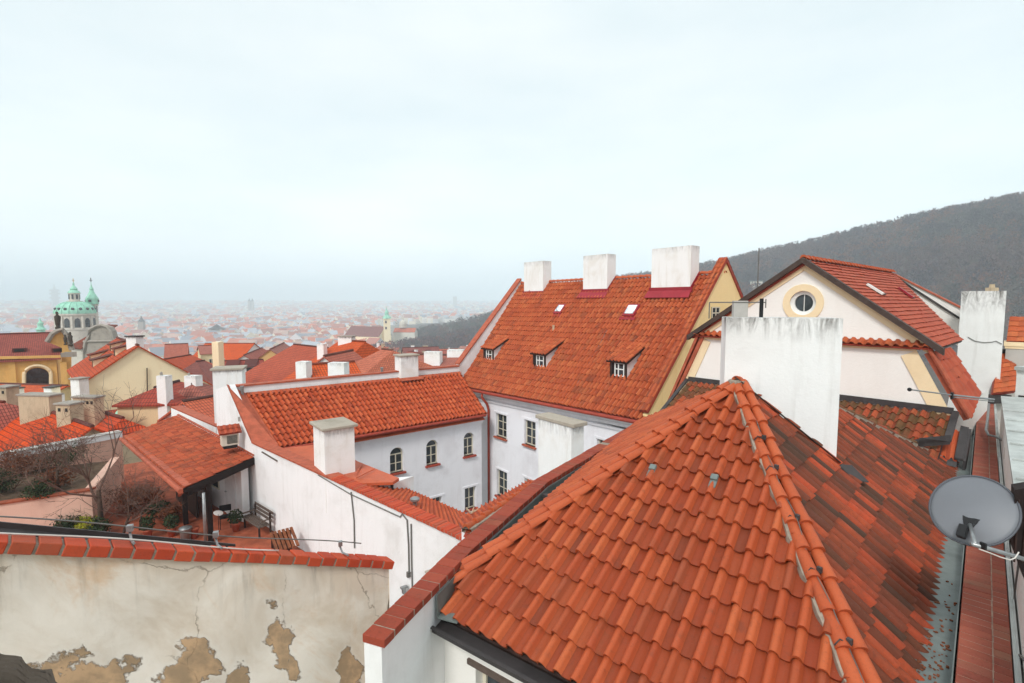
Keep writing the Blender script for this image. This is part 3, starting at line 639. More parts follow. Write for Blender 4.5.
# dark shutter board at the right edge
SB = thing('shutter', 'dark brown wooden shutter cut off by the right edge beside the dish', 'shutter', atY(1020, 530, 4.6))
bm = nb(); prism(bm, [atY(1015, 490, 4.75), atY(1013.5, 549, 4.75), atY(1026, 583, 4.75), atY(1075, 600, 4.75), atY(1075, 480, 4.75)], A3(.12, .16, 0)); obj('board', bm, M['wood_black'], SB)
for k in range(3):
    bm = nb(); c = atY(1019+8*k, 500, 4.735); obox(bm, c, A3(.012, 0, 0), A3(0, .01, 0), UP*-.62); obj('batten', bm, M['wood_dark'], SB)
# ================================================================== GABLE HOUSE WITH THE ROUND WINDOW
gd = dirv(vpa(59)); gr = perp(gd); gC = atY(805, 262, 15.2)          # gd runs left and away along the gable, gr back along the ridge
og = lambda x, y, off=0.: onp(x, y, gC-gr*off, gr)
G = thing('gable_house', 'white house with a round window in its cream edged gable', 'house', (9.2, 15.5, -13))
gz = -1.16; pk = og(805, 262); gl_ = setz(og(696, 334), gz); g_r = setz(og(934, 349), gz)
fl = setz(og(672, 411), -3.9); frr = setz(og(955, 413), -2.95)
Lg = alongcol(pk, gr, 894); Lg2 = Lg
oc = og(803, 303); orad = .36
# wall: gable triangle with round opening, skirt wall below
bm = nb()
k = 32; cir = [oc+gd*(orad*math.cos(2*math.pi*i/k))+UP*(orad*math.sin(2*math.pi*i/k)) for i in range(k)]
tri = [gl_, g_r, pk]
def edge_hit(dv):
    best = None
    for a, c in zip(tri, tri[1:]+tri[:1]):
        e = c-a; A_ = np.array([[np.dot(dv, gd), -np.dot(e, gd)], [dv[2], -e[2]]]); r_ = np.array([np.dot(a-oc, gd), a[2]-oc[2]])
        if abs(np.linalg.det(A_)) < 1e-9: continue
        t, s = np.linalg.solve(A_, r_)
        if t > 0 and -1e-6 <= s <= 1+1e-6 and (best is None or t < best): best = t
    return oc+dv*best
angs = sorted([2*math.pi*i/k for i in range(k)]+[math.atan2(p_[2]-oc[2], np.dot(p_-oc, gd)) % (2*math.pi) for p_ in tri])
ring_i = [oc+(gd*math.cos(a)+UP*math.sin(a))*orad for a in angs]; ring_o = [edge_hit(gd*math.cos(a)+UP*math.sin(a)) for a in angs]
for i in range(len(angs)):
    j = (i+1) % len(angs); face(bm, [ring_i[i], ring_i[j], ring_o[j], ring_o[i]]); face(bm, [ring_i[i], ring_i[j], ring_i[j]+gr*.2, ring_i[i]+gr*.2])
lw0, lw1 = setz(og(703, 345), gz-.1), setz(og(917, 348), gz-.1)
face(bm, [lw0, lw1, g_r, gl_]); face(bm, [fl, frr, lw1, lw0]); face(bm, [setz(fl, -13), setz(frr, -13), frr, fl])
face(bm, [setz(frr, -13), setz(frr, -13)+gr*7, frr+gr*7, frr]); face(bm, [setz(fl, -13), setz(fl, -13)+gr*7, fl+gr*7, fl])
obj('wall', bm, M['gablewhite'], G, normals=False)
ow = nb()
for r0, r1, d, dep in ((.36, .56, .035, .05),):
    for i in range(48):
        a0, a1 = 2*math.pi*i/48, 2*math.pi*(i+1)/48; P = lambda r, a, o: oc+(gd*math.cos(a)+UP*math.sin(a))*r-gr*o
        face(ow, [P(r0, a0, d), P(r0, a1, d), P(r1, a1, d), P(r1, a0, d)]); face(ow, [P(r1, a0, d), P(r1, a1, d), P(r1, a1, -.01), P(r1, a0, -.01)]); face(ow, [P(r0, a0, d), P(r0, a1, d), P(r0, a1, -.05), P(r0, a0, -.05)])
WIN = obj('window', ow, M['trimcream'], G); WIN['label'] = 'round window in a wide cream ring'
bm = nb()
for i in range(40):
    a0, a1 = 2*math.pi*i/40, 2*math.pi*(i+1)/40; P = lambda r, a, o: oc+(gd*math.cos(a)+UP*math.sin(a))*r-gr*o
    face(bm, [P(.255, a0, -.06), P(.255, a1, -.06), P(.37, a1, -.03), P(.37, a0, -.03)]); face(bm, [P(.255, a0, -.06), P(.255, a1, -.06), P(.255, a1, -.16), P(.255, a0, -.16)])
obox(bm, oc-gd*.01+gr*.10-UP*.25, gd*.02, gr*.02, UP*.5)
obj('frame', bm, M['framewhite'], WIN)
bm = nb(); face(bm, [oc+(gd*math.cos(2*math.pi*i/32)+UP*math.sin(2*math.pi*i/32))*.3+gr*.13 for i in range(32)]); obj('pane', bm, M['glass'], WIN)
# cream verge bands and dark barge boards on the gable
def band(bm, a, c, w, out, thick=.03):
    d = nrm(c-a); inn = np.cross(d, gr); inn = inn if inn[2] < 0 else -inn
    obox(bm, a-gr*(out+thick), c-a, inn*w, gr*thick)
bm = nb(); band(bm, pk, gl_, .2, .004); band(bm, pk-UP*.001, g_r, .2, .006); obj('verge_band', bm, M['trimcream'], G)
bm = nb()
for a, c in ((pk+UP*.05, gl_+gd*.22-UP*.08), (pk+UP*.05, g_r-gd*.22-UP*.08)):
    d = nrm(c-a); obox(bm, a-gr*.24-UP*.09, c-a, UP*.17, gr*.2)
obj('barge_board', bm, M['barge'], G)
bm = nb()
for a, c, w in ((lw0, fl, .3), (lw1, frr, .36)):
    d = nrm(c-a); inn = nrm(np.cross(d, gr)); mid = (lw0+frr)/2
    inn = inn if np.dot(inn, mid-a) > 0 else -inn
    obox(bm, a-gr*.035, c-a, inn*w, gr*.03)
obox(bm, lw0-gr*.05+UP*-.02, lw1-lw0, UP*.09, gr*.05); obj('verge_band', bm, M['trimcream'], G)
# strip of tiles across the foot of the gable triangle
sA, sB = gl_+UP*.10, g_r+UP*.08
quad_tiles('tile_strip', sA-gr*.2-UP*.1, sB-gr*.2-UP*.1, sA+gr*.0+UP*.06, sB+gr*.0+UP*.06, .2, .3, M['tile_mid'], G, thick=.03, roll=.07, rollw=.6, lift=.03)
# main roof right slope, left slope, skirt slopes
er = g_r-gd*.12; el = gl_+gd*.15; pk2 = pk-gr*.12
erf = er+gr*alongcol(er, gr, 963)
quad_tiles('roof_slope', er-gr*.1, erf, pk2+UP*.06, pk+gr*Lg+UP*.06, .3, .28, M['tile_dark'], G, base_mat=M['sheet_dark'], thick=.06, roll=.015, rollw=.9, lift=.03, pan=.004, S_=4)
quad_tiles('roof_slope', el+gr*(Lg-1), el-gr*.1, pk+gr*Lg+UP*.06, pk2+UP*.06, .3, .28, M['tile_dark'], G, roll=.015, rollw=.9, lift=.03, pan=.004, S_=4)
ridge_tiles('ridge_tiles', pk2+UP*.08, pk+gr*Lg+UP*.08, gd, .1, .35, M['hip'], G)
quad_tiles('skirt_roof', og(970, 419, .06), og(980, 392, -1.4), og(930, 352, .06), og(951, 347, -1.4), .26, .26, M['tile_dark'], G, roll=.02, rollw=.9, S_=4, base_mat=M['flash_rust'])
sk = fl+gd*.15; skt = lw0+gd*.05+UP*.12
quad_tiles('skirt_roof', sk+gr*4, sk-gr*.1, skt+gr*4, skt-gr*.1, .26, .26, M['tile_dark'], G, roll=.02, rollw=.9, S_=4, base_mat=M['flash_rust'])
bm = nb(); d = nrm(fl-lw0); obox(bm, lw0+gd*.12-gr*.14+UP*.05, fl-lw0+d*.1, gd*.1, gr*.14); obj('verge_tiles', bm, M['flash_rust'], G); bm = nb(); tube(bm, [og(930, 351, .1)+UP*.03, og(970, 419, .1)+UP*.03], .06, 8); obj('verge_tiles', bm, M['flash_rust'], G)
# skylight bars on the right slope
for (xa, ya, xb, yb, mt) in ((864, 287, 880, 297, 'framewhite'), (896, 290, 910, 300, 'flash_red')):
    n_ = nrm(np.cross(gr, pk-er)); n_ = n_ if n_[2] > 0 else -n_
    A_ = onp(xa, ya, pk, n_)+n_*.08; B_ = onp(xb, yb, pk, n_)+n_*.08; bm = nb(); obox(bm, A_, B_-A_, gr*.16, n_*.06); sky = obj('skylight', bm, M[mt], G)
    bm = nb(); obox(bm, A_+gr*.17, B_-A_, gr*.3, n_*.03); obj('pane', bm, M['sheet_dark'], sky)
# white upstand wall behind the roof, with a dark flashing and a tiled top
ua = onp(893, 277, pk+gr*Lg, gr); ub = onp(964, 323, pk+gr*Lg, gr); bm = nb(); prism(bm, [ua-UP*.5, ub-UP*1.1, ub+UP*.50, ua+UP*.10], gr*.3); obj('parapet', bm, M['gablewhite'], G)
bm = nb(); obox(bm, ua-gr*.07+UP*.03, ub-ua, UP*.09, gr*.06); obj('flashing', bm, M['sheet_dark'], G)
bm = nb(); prism(bm, [ua+UP*.104-gr*.06, ub+UP*.504-gr*.06, ub+UP*.57-gr*.06, ua+UP*.17-gr*.06], gr*.42); obj('tile_coping', bm, M['flash_rust'], G)
bm = nb(); c = atY(758, 276, 16.5); tube(bm, [setz(c, -.2), setz(c, c[2]+.9)], .018, 6); obj('aerial', bm, M['wire'], G)
# tall white chimney right of the gable house
RC = nb(); z1 = atY(984, 291, 18.9)[2]; a = atY(961, 300, 19.4); cq = perp(nrm(setz(a+ray(1005, 300)*19, 0))); c = a+cq*alongcol(a, cq, 1006); bk = perp(-cq); bk = bk if bk[1] > 0 else -bk
bp = [a-cq*.4, c+cq*.02, c+bk*.9, a+bk*.9-cq*.3]; tp = [a, c, c+bk*.75, a+bk*.75]
lv = RC.verts.layers.float.new('edge'); rings = []
for t, e in ((0, 0), (.50, 0), (.62, 0), (.85, 0), (1, 1)):
    w = min(1, t/.62)**.7; zz = -6+(z1+6)*t; ring = []
    for p_, q in zip(bp, tp): v = RC.verts.new(setz(p_*(1-w)+q*w, zz).tolist()); v[lv] = e; ring.append(v)
    rings.append(ring)
for x_, y_ in zip(rings, rings[1:]):
    for i in range(4): RC.faces.new((x_[i], x_[(i+1) % 4], y_[(i+1) % 4], y_[i]))
RC.faces.new(rings[-1])
TC = thing('chimney_stack', 'tall white chimney stack at the right end of the gable house', 'chimney', setz(a, -6))
obj('shaft', RC, M['white_soot'], TC)
bm = nb(); cc = atY(992, 288, 19.0); obox(bm, setz(cc, z1+.004)-A3(.13, .13, 0), A3(.26, 0, 0), A3(0, .26, 0), UP*.12); lathe(bm, setz(cc, z1+.124), [(.09, 0), (.075, .12), (.085, .13)], 10); obj('chimney_pot', bm, M['beige'], TC)
bm = nb(); pts = [onp(x, y, a-bk*.03-cq*.0, bk) for x, y in ((968, 337), (975, 341), (984, 342.5), (992, 342), (996, 341), (1002, 344))]; tube(bm, pts, .012, 5); obj('wire', bm, M['wire'], TC)
# small tiled roofs at the right edge
TR = thing('side_roof', 'narrow bright red tiled roof strip squeezed between the tall chimney and the right edge', 'roof', atY(1000, 370, 14.2))
n0 = A3(-.35, -.75, .56); qa = [atY(992.5, 394, 18.2), atY(1016, 391, 18.2), atY(998.5, 354, 19.4), atY(1016, 352, 19.4)]
quad_tiles('tiles', *qa, .3, .26, M['tile_mid'], TR, roll=.02, rollw=.9, S_=4)
bm = nb(); obox(bm, qa[2]-UP*.02-A3(.06, 0, 0), A3(.5, 0, 0), A3(0, .3, 0), UP*.2); obox(bm, qa[0]-A3(.1, 0, .35), A3(.8, 0, 0), A3(0, .2, 0), UP*.3); obj('flashing', bm, M['sheet_dark'], TR)
bm = nb(); obox(bm, setz(qa[0], -13)+A3(0, .3, 0), A3(.8, 0, 0), A3(0, .8, 0), UP*(13+qa[0][2]-.1)); obj('wall', bm, M['greyplaster'], TR)
PR = thing('pier', 'grey plaster pier with a cream moulded cap and tiled hood at the right edge', 'pier', atY(1020, 400, 19.4))
a = atY(1006, 346, 19.2); zt = a[2]; pu, pv = A3(.72, -.694, 0), A3(.694, .72, 0); bm = nb(); obox(bm, setz(a, -13), pu*1.4, pv*.9, UP*(13+zt)); obj('shaft', bm, M['greyplaster'], PR)
bm = nb(); obox(bm, a+UP*.003-pu*.06-pv*.06, pu*1.5, pv*1., UP*.16); obox(bm, a-UP*.09-pu*.03-pv*.03, pu*1.45, pv*.95, UP*.09); obj('cap', bm, M['trimcream'], PR)
qa = [a+UP*.165, a+UP*.165+pu*1.4, a+UP*1.1+pv*.9+pu*.05, a+UP*1.1+pv*.9+pu*1.4]; quad_tiles('roof', *qa, .3, .26, M['tile_mid'], PR, roll=.02, rollw=.9, S_=4)
WD = thing('dormer_box', 'small white dormer box standing on the green sheet metal at the right edge', 'dormer', atY(1020, 400, 9.4))
bm = nb(); a = atY(1017, 370, 14.2); obox(bm, a-UP*.0, A3(.9, .3, 0), A3(.3, -.6, 0), UP*-1.45); obj('body', bm, M['framewhite'], WD)
bm = nb(); obox(bm, a+UP*.003-A3(.08, .0, 0), A3(1., .3, 0), A3(.3, -.7, 0), UP*.1); obj('hood', bm, M['sheet_green'], WD)
bm = nb(); obox(bm, a+A3(.02, -.1, -.7), A3(-.03, .0, 0), A3(.2, -.4, 0), UP*-.6); obj('shutter', bm, M['sheet_dark'], WD)
bm = nb(); c = atY(1020.5, 464, 10.6); obox(bm, c, A3(.5, .05, 0), A3(-.02, .35, 0), UP*.26); tag(obj('vent_box', bm, M['acwhite'], None, c), 'pale little vent box on the sheet metal ledge at the right edge', 'vent')
# pent roof at the foot of the gable wall
PT = thing('pent_roof', 'low mossy tiled pent roof running along the foot of the white gable wall', 'roof', og(820, 405))
pA, pB = og(690, 381, .02), og(951, 412, .02); pB = setz(pB, -2.82); pA = setz(pA, -2.82)
d_ = -gr*1.75-UP*1.0
quad_tiles('tiles', pA+d_+gd*.1, pB+d_, pA, pB, .2, .3, M['tile_moss'], PT, roll=.07, rollw=.55, base_mat=M['sheet_dark'])
bm = nb(); obox(bm, pA+UP*.02+gd*.05-gr*.04, pB-pA-gd*.1, UP*.16, gr*.035); obox(bm, pA+gd*.05+UP*.05, d_*1.03, gd*.12, UP*.06); obox(bm, pB-gd*.02+UP*.05, d_*.55, -gd*.14, UP*.06); obj('flashing', bm, M['sheet_dark'], PT)
bm = nb(); prism(bm, [setz(pA+d_*.97, -13), pA+d_*.97-UP*.12, pB+d_*.97-UP*.12, setz(pB+d_*.97, -13)], gr*.2); obj('wall', bm, M['gablewhite'], PT)
# little roof pieces with a grey hatch between the hip and the gutter
LP = thing('hatch_roof', 'small tiled roof piece with a dark grey hatch beside the far end of the gutter', 'roof', atZ(930, 450, -3.6))
b0, b1, t0, t1 = atZ(912, 450, -3.62), atZ(957, 462, -3.78), atZ(903, 441, -3.35), atZ(963, 430, -3.15)
quad_tiles('tiles', b0, b1, t0, t1, .2, .36, M['tile_wing'], LP, roll=.07, rollw=.5, base_mat=M['sheet_dark'], pan=.02)
e = nrm(b1-b0); hq = [atZ(918, 447, -3.38), atZ(950, 444.5, -3.36), atZ(951, 438, -3.22), atZ(919, 441, -3.22)]
bm = nb(); prism(bm, hq, UP*.07); obj('hatch', bm, M['sheet_dark'], LP)
bm = nb(); obox(bm, b1-e*.05+UP*.05, e*.16, t1-b1, UP*.05); obox(bm, b1+e*.11-UP*.35, e*.05, t1-b1, UP*.42); obj('flashing', bm, M['sheet_dark'], LP)
# antenna pole lying out over the gutter
AP = thing('antenna_pole', 'thin pole aerial with a black tip crossing in front of the white gable wall', 'aerial', atY(985, 398, 12))
bm = nb(); a0, a1 = atY(909.5, 389.5, 11.4), atY(952, 395, 11.55); tube(bm, [a0, a1], .016, 8); tube(bm, [a1, atY(994, 399.5, 11.8)], .022, 8); tube(bm, [a1-UP*.05, atY(994, 399, 11.8)-UP*.06], .012, 6); obj('pole', bm, M['steel'], AP)
bm = nb(); bmesh.ops.create_icosphere(bm, subdivisions=2, radius=.045, matrix=__import__('mathutils').Matrix.Translation(a0.tolist())); obj('tip', bm, M['black'], AP); bm = nb(); tube(bm, [a1-UP*.1, a1+UP*.06], .03, 8); obj('clamp', bm, M['black'], AP)
# ================================================================== MAIN HOUSE (steep red roof, three chimneys)
D1 = dirv(vpa(112)); D2 = perp(D1)
Er = atZ(645, 421, -4.85); El = Er+D1*alongcol(Er, D1, 459); El = setz(El, atY(459, 386, El[1])[2])
Rr = Er+D2*5.85; Rr = setz(Rr, atY(proj(Rr)[0], 274, Rr[1])[2]); Rl = El+D2*5.85; Rl = Rl+D1*alongcol(Rl, D1, 521.5); Rl = setz(Rl, atY(521.5, 284.5, Rl[1])[2])
MH = thing('courtyard_house', 'large white house under a steep red tile roof carrying three big white chimneys', 'house', (3, 27, -14.5))
MN = nrm(np.cross(Er-El, Rl-El)); MN = MN if MN[2] > 0 else -MN; MC = (Er+El+Rr+Rl)/4
Erx, Rrx = Er+D1*.12, Rr+D1*.12
quad_tiles('roof_slope', El, Erx, Rl, Rrx, .235, .38, M['tile_mid'], MH, roll=.105, rollw=.55, lift=.06, S_=9, pan=.05, jit=.01, shift=.06)
bE = D2*11.7; quad_tiles('roof_slope', Erx+bE, El+bE, Rrx, Rl, .4, .5, M['tile_mid'], MH, roll=.05, S_=3)
ridge_tiles('ridge_tiles', Rl+UP*.05, Rr+UP*.05, D2, .13, .4, M['hip'], MH)
om = lambda x, y, h=0.: onp(x, y, MC+MN*h, MN)
wi = D2*.42; mw0 = setz(El+wi-D1*.0, 0); mw1 = setz(Er+wi+D1*.02, 0); mu = -D1; mL = np.linalg.norm(mw1-mw0); zMw = min(El[2], Er[2])-.25
mo = [pxop(mw0, mu, D2, *q) for q in ((496, 414.5, 506.5, 437.5), (524.5, 421, 535.5, 445.5), (497, 471, 507, 497), (597, 440, 606, 464), (524.5, 480, 535.5, 507))]
bm = nb(); wall_open(bm, mw0, mu, mL, -14.5, zMw, mo, .2, D2)
wp = [setz(mw0, zMw), setz(mw0, El[2]+.3), setz(mw1, Er[2]+.3), setz(mw1, zMw)]
bk0, bk1 = setz(El+D2*11.3, 0), setz(Er+D2*11.3, 0)
face(bm, [setz(mw0, -14.5), setz(mw0, zMw), setz(bk0, zMw), setz(bk0, -14.5)]); face(bm, [setz(bk1, -14.5), setz(bk1, zMw), setz(bk0, zMw), setz(bk0, -14.5)])
obj('wall', bm, M['court'], MH)
for i, o in enumerate(mo): window(MH, mw0, mu, D2, o, depth=.18, sm=M['flash_rust'] if i < 2 else M['sheet_red'], trim=M['court'], bars=(1, 2))
bm = nb()
for dz, out, h in ((-.2, .3, .14), (-.36, .2, .16), (-.62, .1, .12)):
    prism(bm, [setz(mw0, El[2]+dz)-D2*out, setz(mw0, El[2]+dz), setz(mw0, El[2]+dz-h), setz(mw0, El[2]+dz-h)-D2*out*.75], setz(mw1-mw0, Er[2]-El[2]))
obj('cornice', bm, M['court'], MH)
bm = nb(); ge0, ge1 = El-D2*.1-UP*.09, Er-D2*.1-UP*.09; tube(bm, [ge0, ge1], .085, 10); obox(bm, ge0+D2*.06-UP*.1, ge1-ge0, D2*.06, UP*.16); obj('gutter', bm, M['sheet_red'], MH, smooth=False)
dk = El+(-D1)*alongcol(El, -D1, 483.5)
bm = nb(); tube(bm, [dk-D2*.1-UP*.12, dk-D2*.12-UP*.32, dk+D2*.22-UP*.75-D1*.05, dk+D2*.30-D1*.08-UP*1.1, setz(dk+D2*.30-D1*.08, -14.4)], .075, 10); obj('downpipe', bm, M['sheet_red'], MH, smooth=True)
# yellow gable on the right with its raised verge, and white parapet on the left
bm = nb(); gy = [setz(Er+D2*.15, -14.5), Er+D2*.15-UP*.0, Er+D2*.15+UP*.2, Rr+UP*.74, Er+D2*11.5+UP*.2, setz(Er+D2*11.5, -14.5)]; prism(bm, gy, D1*.30)
GW = obj('gable_wall', bm, M['yellow'], MH); GW['label'] = 'yellow gable end wall'
o_ = pxop(Er, D2, D1, 711, 307, 719, 326); bm = nb(); gwo = Er-D1*.004; s_ = gwo+D2*o_[0]
obox(bm, setz(s_, o_[2])-D1*-.0, D2*(o_[1]-o_[0]), -D1*.02, UP*(o_[3]-o_[2])); wn = obj('window', bm, M['glass'], GW)
bm = nb(); fwid = o_[1]-o_[0]
for q in (0, .46, .92): obox(bm, setz(s_+D2*fwid*q, o_[2])-D1*.024, D2*fwid*.08, -D1*.02, UP*(o_[3]-o_[2]))
for q in (0, .33, .66, .95): obox(bm, setz(s_, o_[2]+(o_[3]-o_[2])*q)-D1*.026, D2*fwid, -D1*.016, UP*.05)
obj('frame', bm, M['frame'], wn)
for sgn, wid in ((1, .42),):
    a, c = Er+D2*.02+UP*.40-D1*.07, Rr+UP*.78-D1*.07; N_ = nrm(np.cross(c-a, D1)); N_ = N_ if N_[2] > 0 else -N_
    quad_tiles('verge_tiles', a+D1*.0, a+D1*.42, c, c+D1*.42, .21, .34, M['tile_mid'], MH, roll=.05, S_=6)
    pass
    a = Er+D2*11.7+UP*.4-D1*.07; quad_tiles('verge_tiles', a+D1*.42, a, c+D1*.42, c, .21, .34, M['tile_mid'], MH, roll=.05, S_=4)
bm = nb(); vd = nrm(setz(Rl-El, 0)); vnn = perp(vd); vA = onp(459, 365, El, vnn); vB = onp(521, 280, El, vnn); vBk = vB+D2*6-UP*5
prism(bm, [setz(vA, El[2]-.6), vA, vB, vBk, setz(vBk, -6)], D1*.35); PV = obj('parapet', bm, M['white'], MH); PV['label'] = 'white parapet along the left verge'
bm = nb(); prism(bm, [vA+UP*.006-D1*.05, vB+UP*.006-D1*.05, vB+UP*.12-D1*.05, vA+UP*.12-D1*.05], D1*.5); obj('coping', bm, M['flash_rust'], PV)
bm = nb(); a = vA-UP*.72-D1*.03; c = vB-UP*.72-D1*.03; prism(bm, [om(463, 383, .05), om(522, 292, .05), om(526, 292, .06), om(469, 386, .06)], MN*.03); obj('verge_flashing', bm, M['flash_rust'], MH)
# three chimney slabs
for (xl, xr, yb, ytop, dep) in ((524, 543, 295, 262.5, .72), (583, 607, 293.5, 256, .72), (651, 690, 292.5, 249, .72)):
    a = om(xl, yb); w = alongcol(a, -D1, xr); zt = atY(xl, ytop, a[1])[2]
    ch = chimney_mesh('chimney', stack(setz(a, 0), -D1, D2, w, dep), [a[2]-.25]*4, zt, M['white_chim'], MH, edge_h=.35)
    bm = nb(); h = .3; obox(bm, a-MN*.02+D1*.12-D2*.04, -D1*(w+.24), D2*.03, UP*.26); 
    prism(bm, [a+D1*.16+MN*.09-D2*.3-UP*.34, a-D1*(w+.16)+MN*.09-D2*.3-UP*.34, a-D1*(w+.12)+MN*.1, a+D1*.12+MN*.1], MN*.02)
    sd = -D1*(w+.01); prism(bm, [a+sd-UP*.02, a+sd+D2*dep+UP*(dep*1.13), a+sd+D2*dep+UP*(dep*1.13+.2), a+sd+UP*.25], -D1*.02); obj('flashing', bm, M['flash_red'], ch)
# dormers
dd = []
for (xl, xr, yb, yt) in ((484, 494, 360.5, 347), (533.5, 546, 367.5, 352), (610.5, 627, 377.5, 359)):
    a = om(xl, yb); w = alongcol(a, -D1, xr); hgt = atY(xl, yt, a[1])[2]-a[2]; t_ = np.dot(A3(0, 0, 1), MN)
    DM = obj('dormer', (lambda bm: (prism(bm, [a-UP*.1, a+UP*hgt, a+UP*(hgt+.0)+D2*(hgt/.62)+UP*hgt*.62, a+D2*.3], -D1*w, 0), bm)[1])(nb()), M['white'], MH)
    bm = nb(); fr_ = .13; z0, z1 = a[2]+.04, a[2]+hgt
    obox(bm, setz(a, z0)-D2*.05, -D1*fr_, D2*.05, UP*(z1-z0)); obox(bm, setz(a, z0)-D1*(w-fr_)-D2*.05, -D1*fr_, D2*.05, UP*(z1-z0)); obox(bm, setz(a, z1-.14)-D2*.055, -D1*w, D2*.05, UP*.14); obox(bm, setz(a, z0)-D2*.055, -D1*w, D2*.05, UP*.08); obj('frame', bm, M['wood_dark'], DM)
    o = (fr_, w-fr_, z0+.08, z1-.14, False)
    bm = nb(); face(bm, [setz(a, o[2])-D1*o[0]-D2*.012, setz(a, o[2])-D1*o[1]-D2*.012, setz(a, o[3])-D1*o[1]-D2*.012, setz(a, o[3])-D1*o[0]-D2*.012]); pn = obj('pane', bm, M['glass'], DM)
    bm = nb()
    for q in (.22, .5, .94): obox(bm, setz(a, o[2])-D1*(o[0]+(o[1]-o[0])*q-.03)-D2*.035, -D1*.06, D2*.02, UP*(o[3]-o[2]))
    for q in (.0, .5, .94): obox(bm, setz(a, o[2]+(o[3]-o[2])*q)-D1*(o[0]+(o[1]-o[0])*.2)-D2*.037, -D1*(o[1]-o[0])*.8, D2*.022, UP*.05)
    obj('window_bars', bm, M['framewhite'], DM)
    b0 = a+UP*(hgt+.02)-D2*.16-UP*.08+D1*.16; bw = w+.28; up_ = D2*(hgt/.55+.5)+UP*((hgt/.55+.5)*.52); 
    q0, q1 = b0, b0-D1*bw; q2, q3 = b0+up_-D1*0.02, b0-D1*bw+up_
    quad_tiles('dormer_roof', q0, q1, q2, q3, .22, .35, M['tile_mid'], MH, base_mat=M['wood_dark'], thick=.07, roll=.075, pan=.025)
    bm = nb(); obox(bm, a-UP*.04+D1*.15-D2*.42-UP*.46, -D1*(w+.3), D2*.42+UP*.46, MN*.02+MN*.04); obj('apron', bm, M['flash_rust'], DM)
for (xl, xr, yt, yb) in ((554, 561, 304.5, 313), (623, 634, 304.5, 315.5)):
    a = om(xl-.6, yb+.5, .09); w = alongcol(a, -D1, xr-.3); t_ = om((xl+xr)/2+3, yt+.2, .09); V_ = nrm(np.cross(MN, D1)); V_ = V_ if V_[2] > 0 else -V_; hh = abs(np.dot(t_-a, V_))
    bm = nb(); obox(bm, a-MN*.1, -D1*w, V_*hh, MN*.16); obox(bm, a-MN*.04-V_*.22+D1*.12, -D1*(w+.24), V_*.22, MN*.03); SK = obj('skylight', bm, M['flash_red'], MH)
    bm = nb(); obox(bm, a+MN*.065-D1*.09+V_*.12, -D1*(w-.18), V_*(hh-.22), MN*.03); obj('pane', bm, M['skyglass'], SK)
bm = nb(); c = om(553.5, 332, .0); tube(bm, [c, c+UP*.4], .06, 8); obj('vent_pipe', bm, M['beige'], MH)
for q in ((595, 353, 607, 330),):
    A_ = om(*q[:2], .1); B_ = om(*q[2:], .1); bm = nb(); tube(bm, [om(572, 392, .1), A_, B_], .012, 5); obj('lightning_wire', bm, M['wire'], MH)
# ================================================================== ARCHED-WINDOW WING
E2 = atZ(485, 414, -6.3); E1 = E2-D2*alongcol(E2, -D2, 280)
sl = math.radians(33); LV = D1*math.cos(sl)+UP*math.sin(sl); LN = nrm(np.cross(D2, LV)); LN = LN if LN[2] > 0 else -LN
ol = lambda x, y, h=0.: onp(x, y, E2+LN*h, LN)
TL, TR_ = ol(245, 394), ol(458, 368.5)
TR_ = setz(TR_, TL[2]); TL2 = TL
LW = thing('wing', 'white courtyard wing with three arched windows under a long orange tile roof', 'house', (-5, 25, -14.5))
rv = (TL[2]-E2[2])/math.sin(sl); BR = E2+D2*.15; TRp = E2+LV*rv+D2*.3
quad_tiles('roof_slope', E1, BR, TL, TRp, .24, .37, M['tile_wing'], LW, roll=.105, rollw=.54, lift=.06, S_=9, pan=.05, jit=.01, shift=.06, base_mat=M['sheet_orange'])
lw_ = setz(E1-D2*.62+D1*.35, 0); lend = setz(E2+D1*.35, 0); lu = D2; lL = np.linalg.norm(lend-lw_)
lo = [pxop(lw_, lu, D1, *q[:4], arch=q[4]) for q in ((390, 447.5, 403.5, 472.5, True), (426.3, 440, 438, 464.5, True), (463.8, 432.5, 474, 455.5, True), (465, 487.5, 475.5, 508.5, False), (432, 497.5, 441.5, 518, False))]
bm = nb(); wall_open(bm, lw_, lu, lL, -14.5, E2[2]-.1, lo, .2, D1); obj('wall', bm, M['court'], LW)
for o in lo: window(LW, lw_, lu, D1, o, depth=.18, trim=None if o[4] else M['court'], bars=(1, 1), sm=M['sheet_red'])
bm = nb(); a, c = setz(lw_, E2[2]), setz(lend, E2[2])
for dz, out, h in ((-.34, .2, .12), (-.46, .12, .1)): obox(bm, a-D1*out+UP*dz, c-a, D1*out, UP*-h)
obj('cornice', bm, M['court'], LW)
bm = nb(); obox(bm, a-D1*.34-UP*.33, c-a, D1*.34+UP*.16, UP*.04); obj('eaves_apron', bm, M['sheet_orange'], LW)
bm = nb(); tube(bm, [E1-D1*.06-UP*.06+D2*.1, E2-D1*.06-UP*.06], .075, 10); obj('gutter', bm, M['sheet_red'], LW)
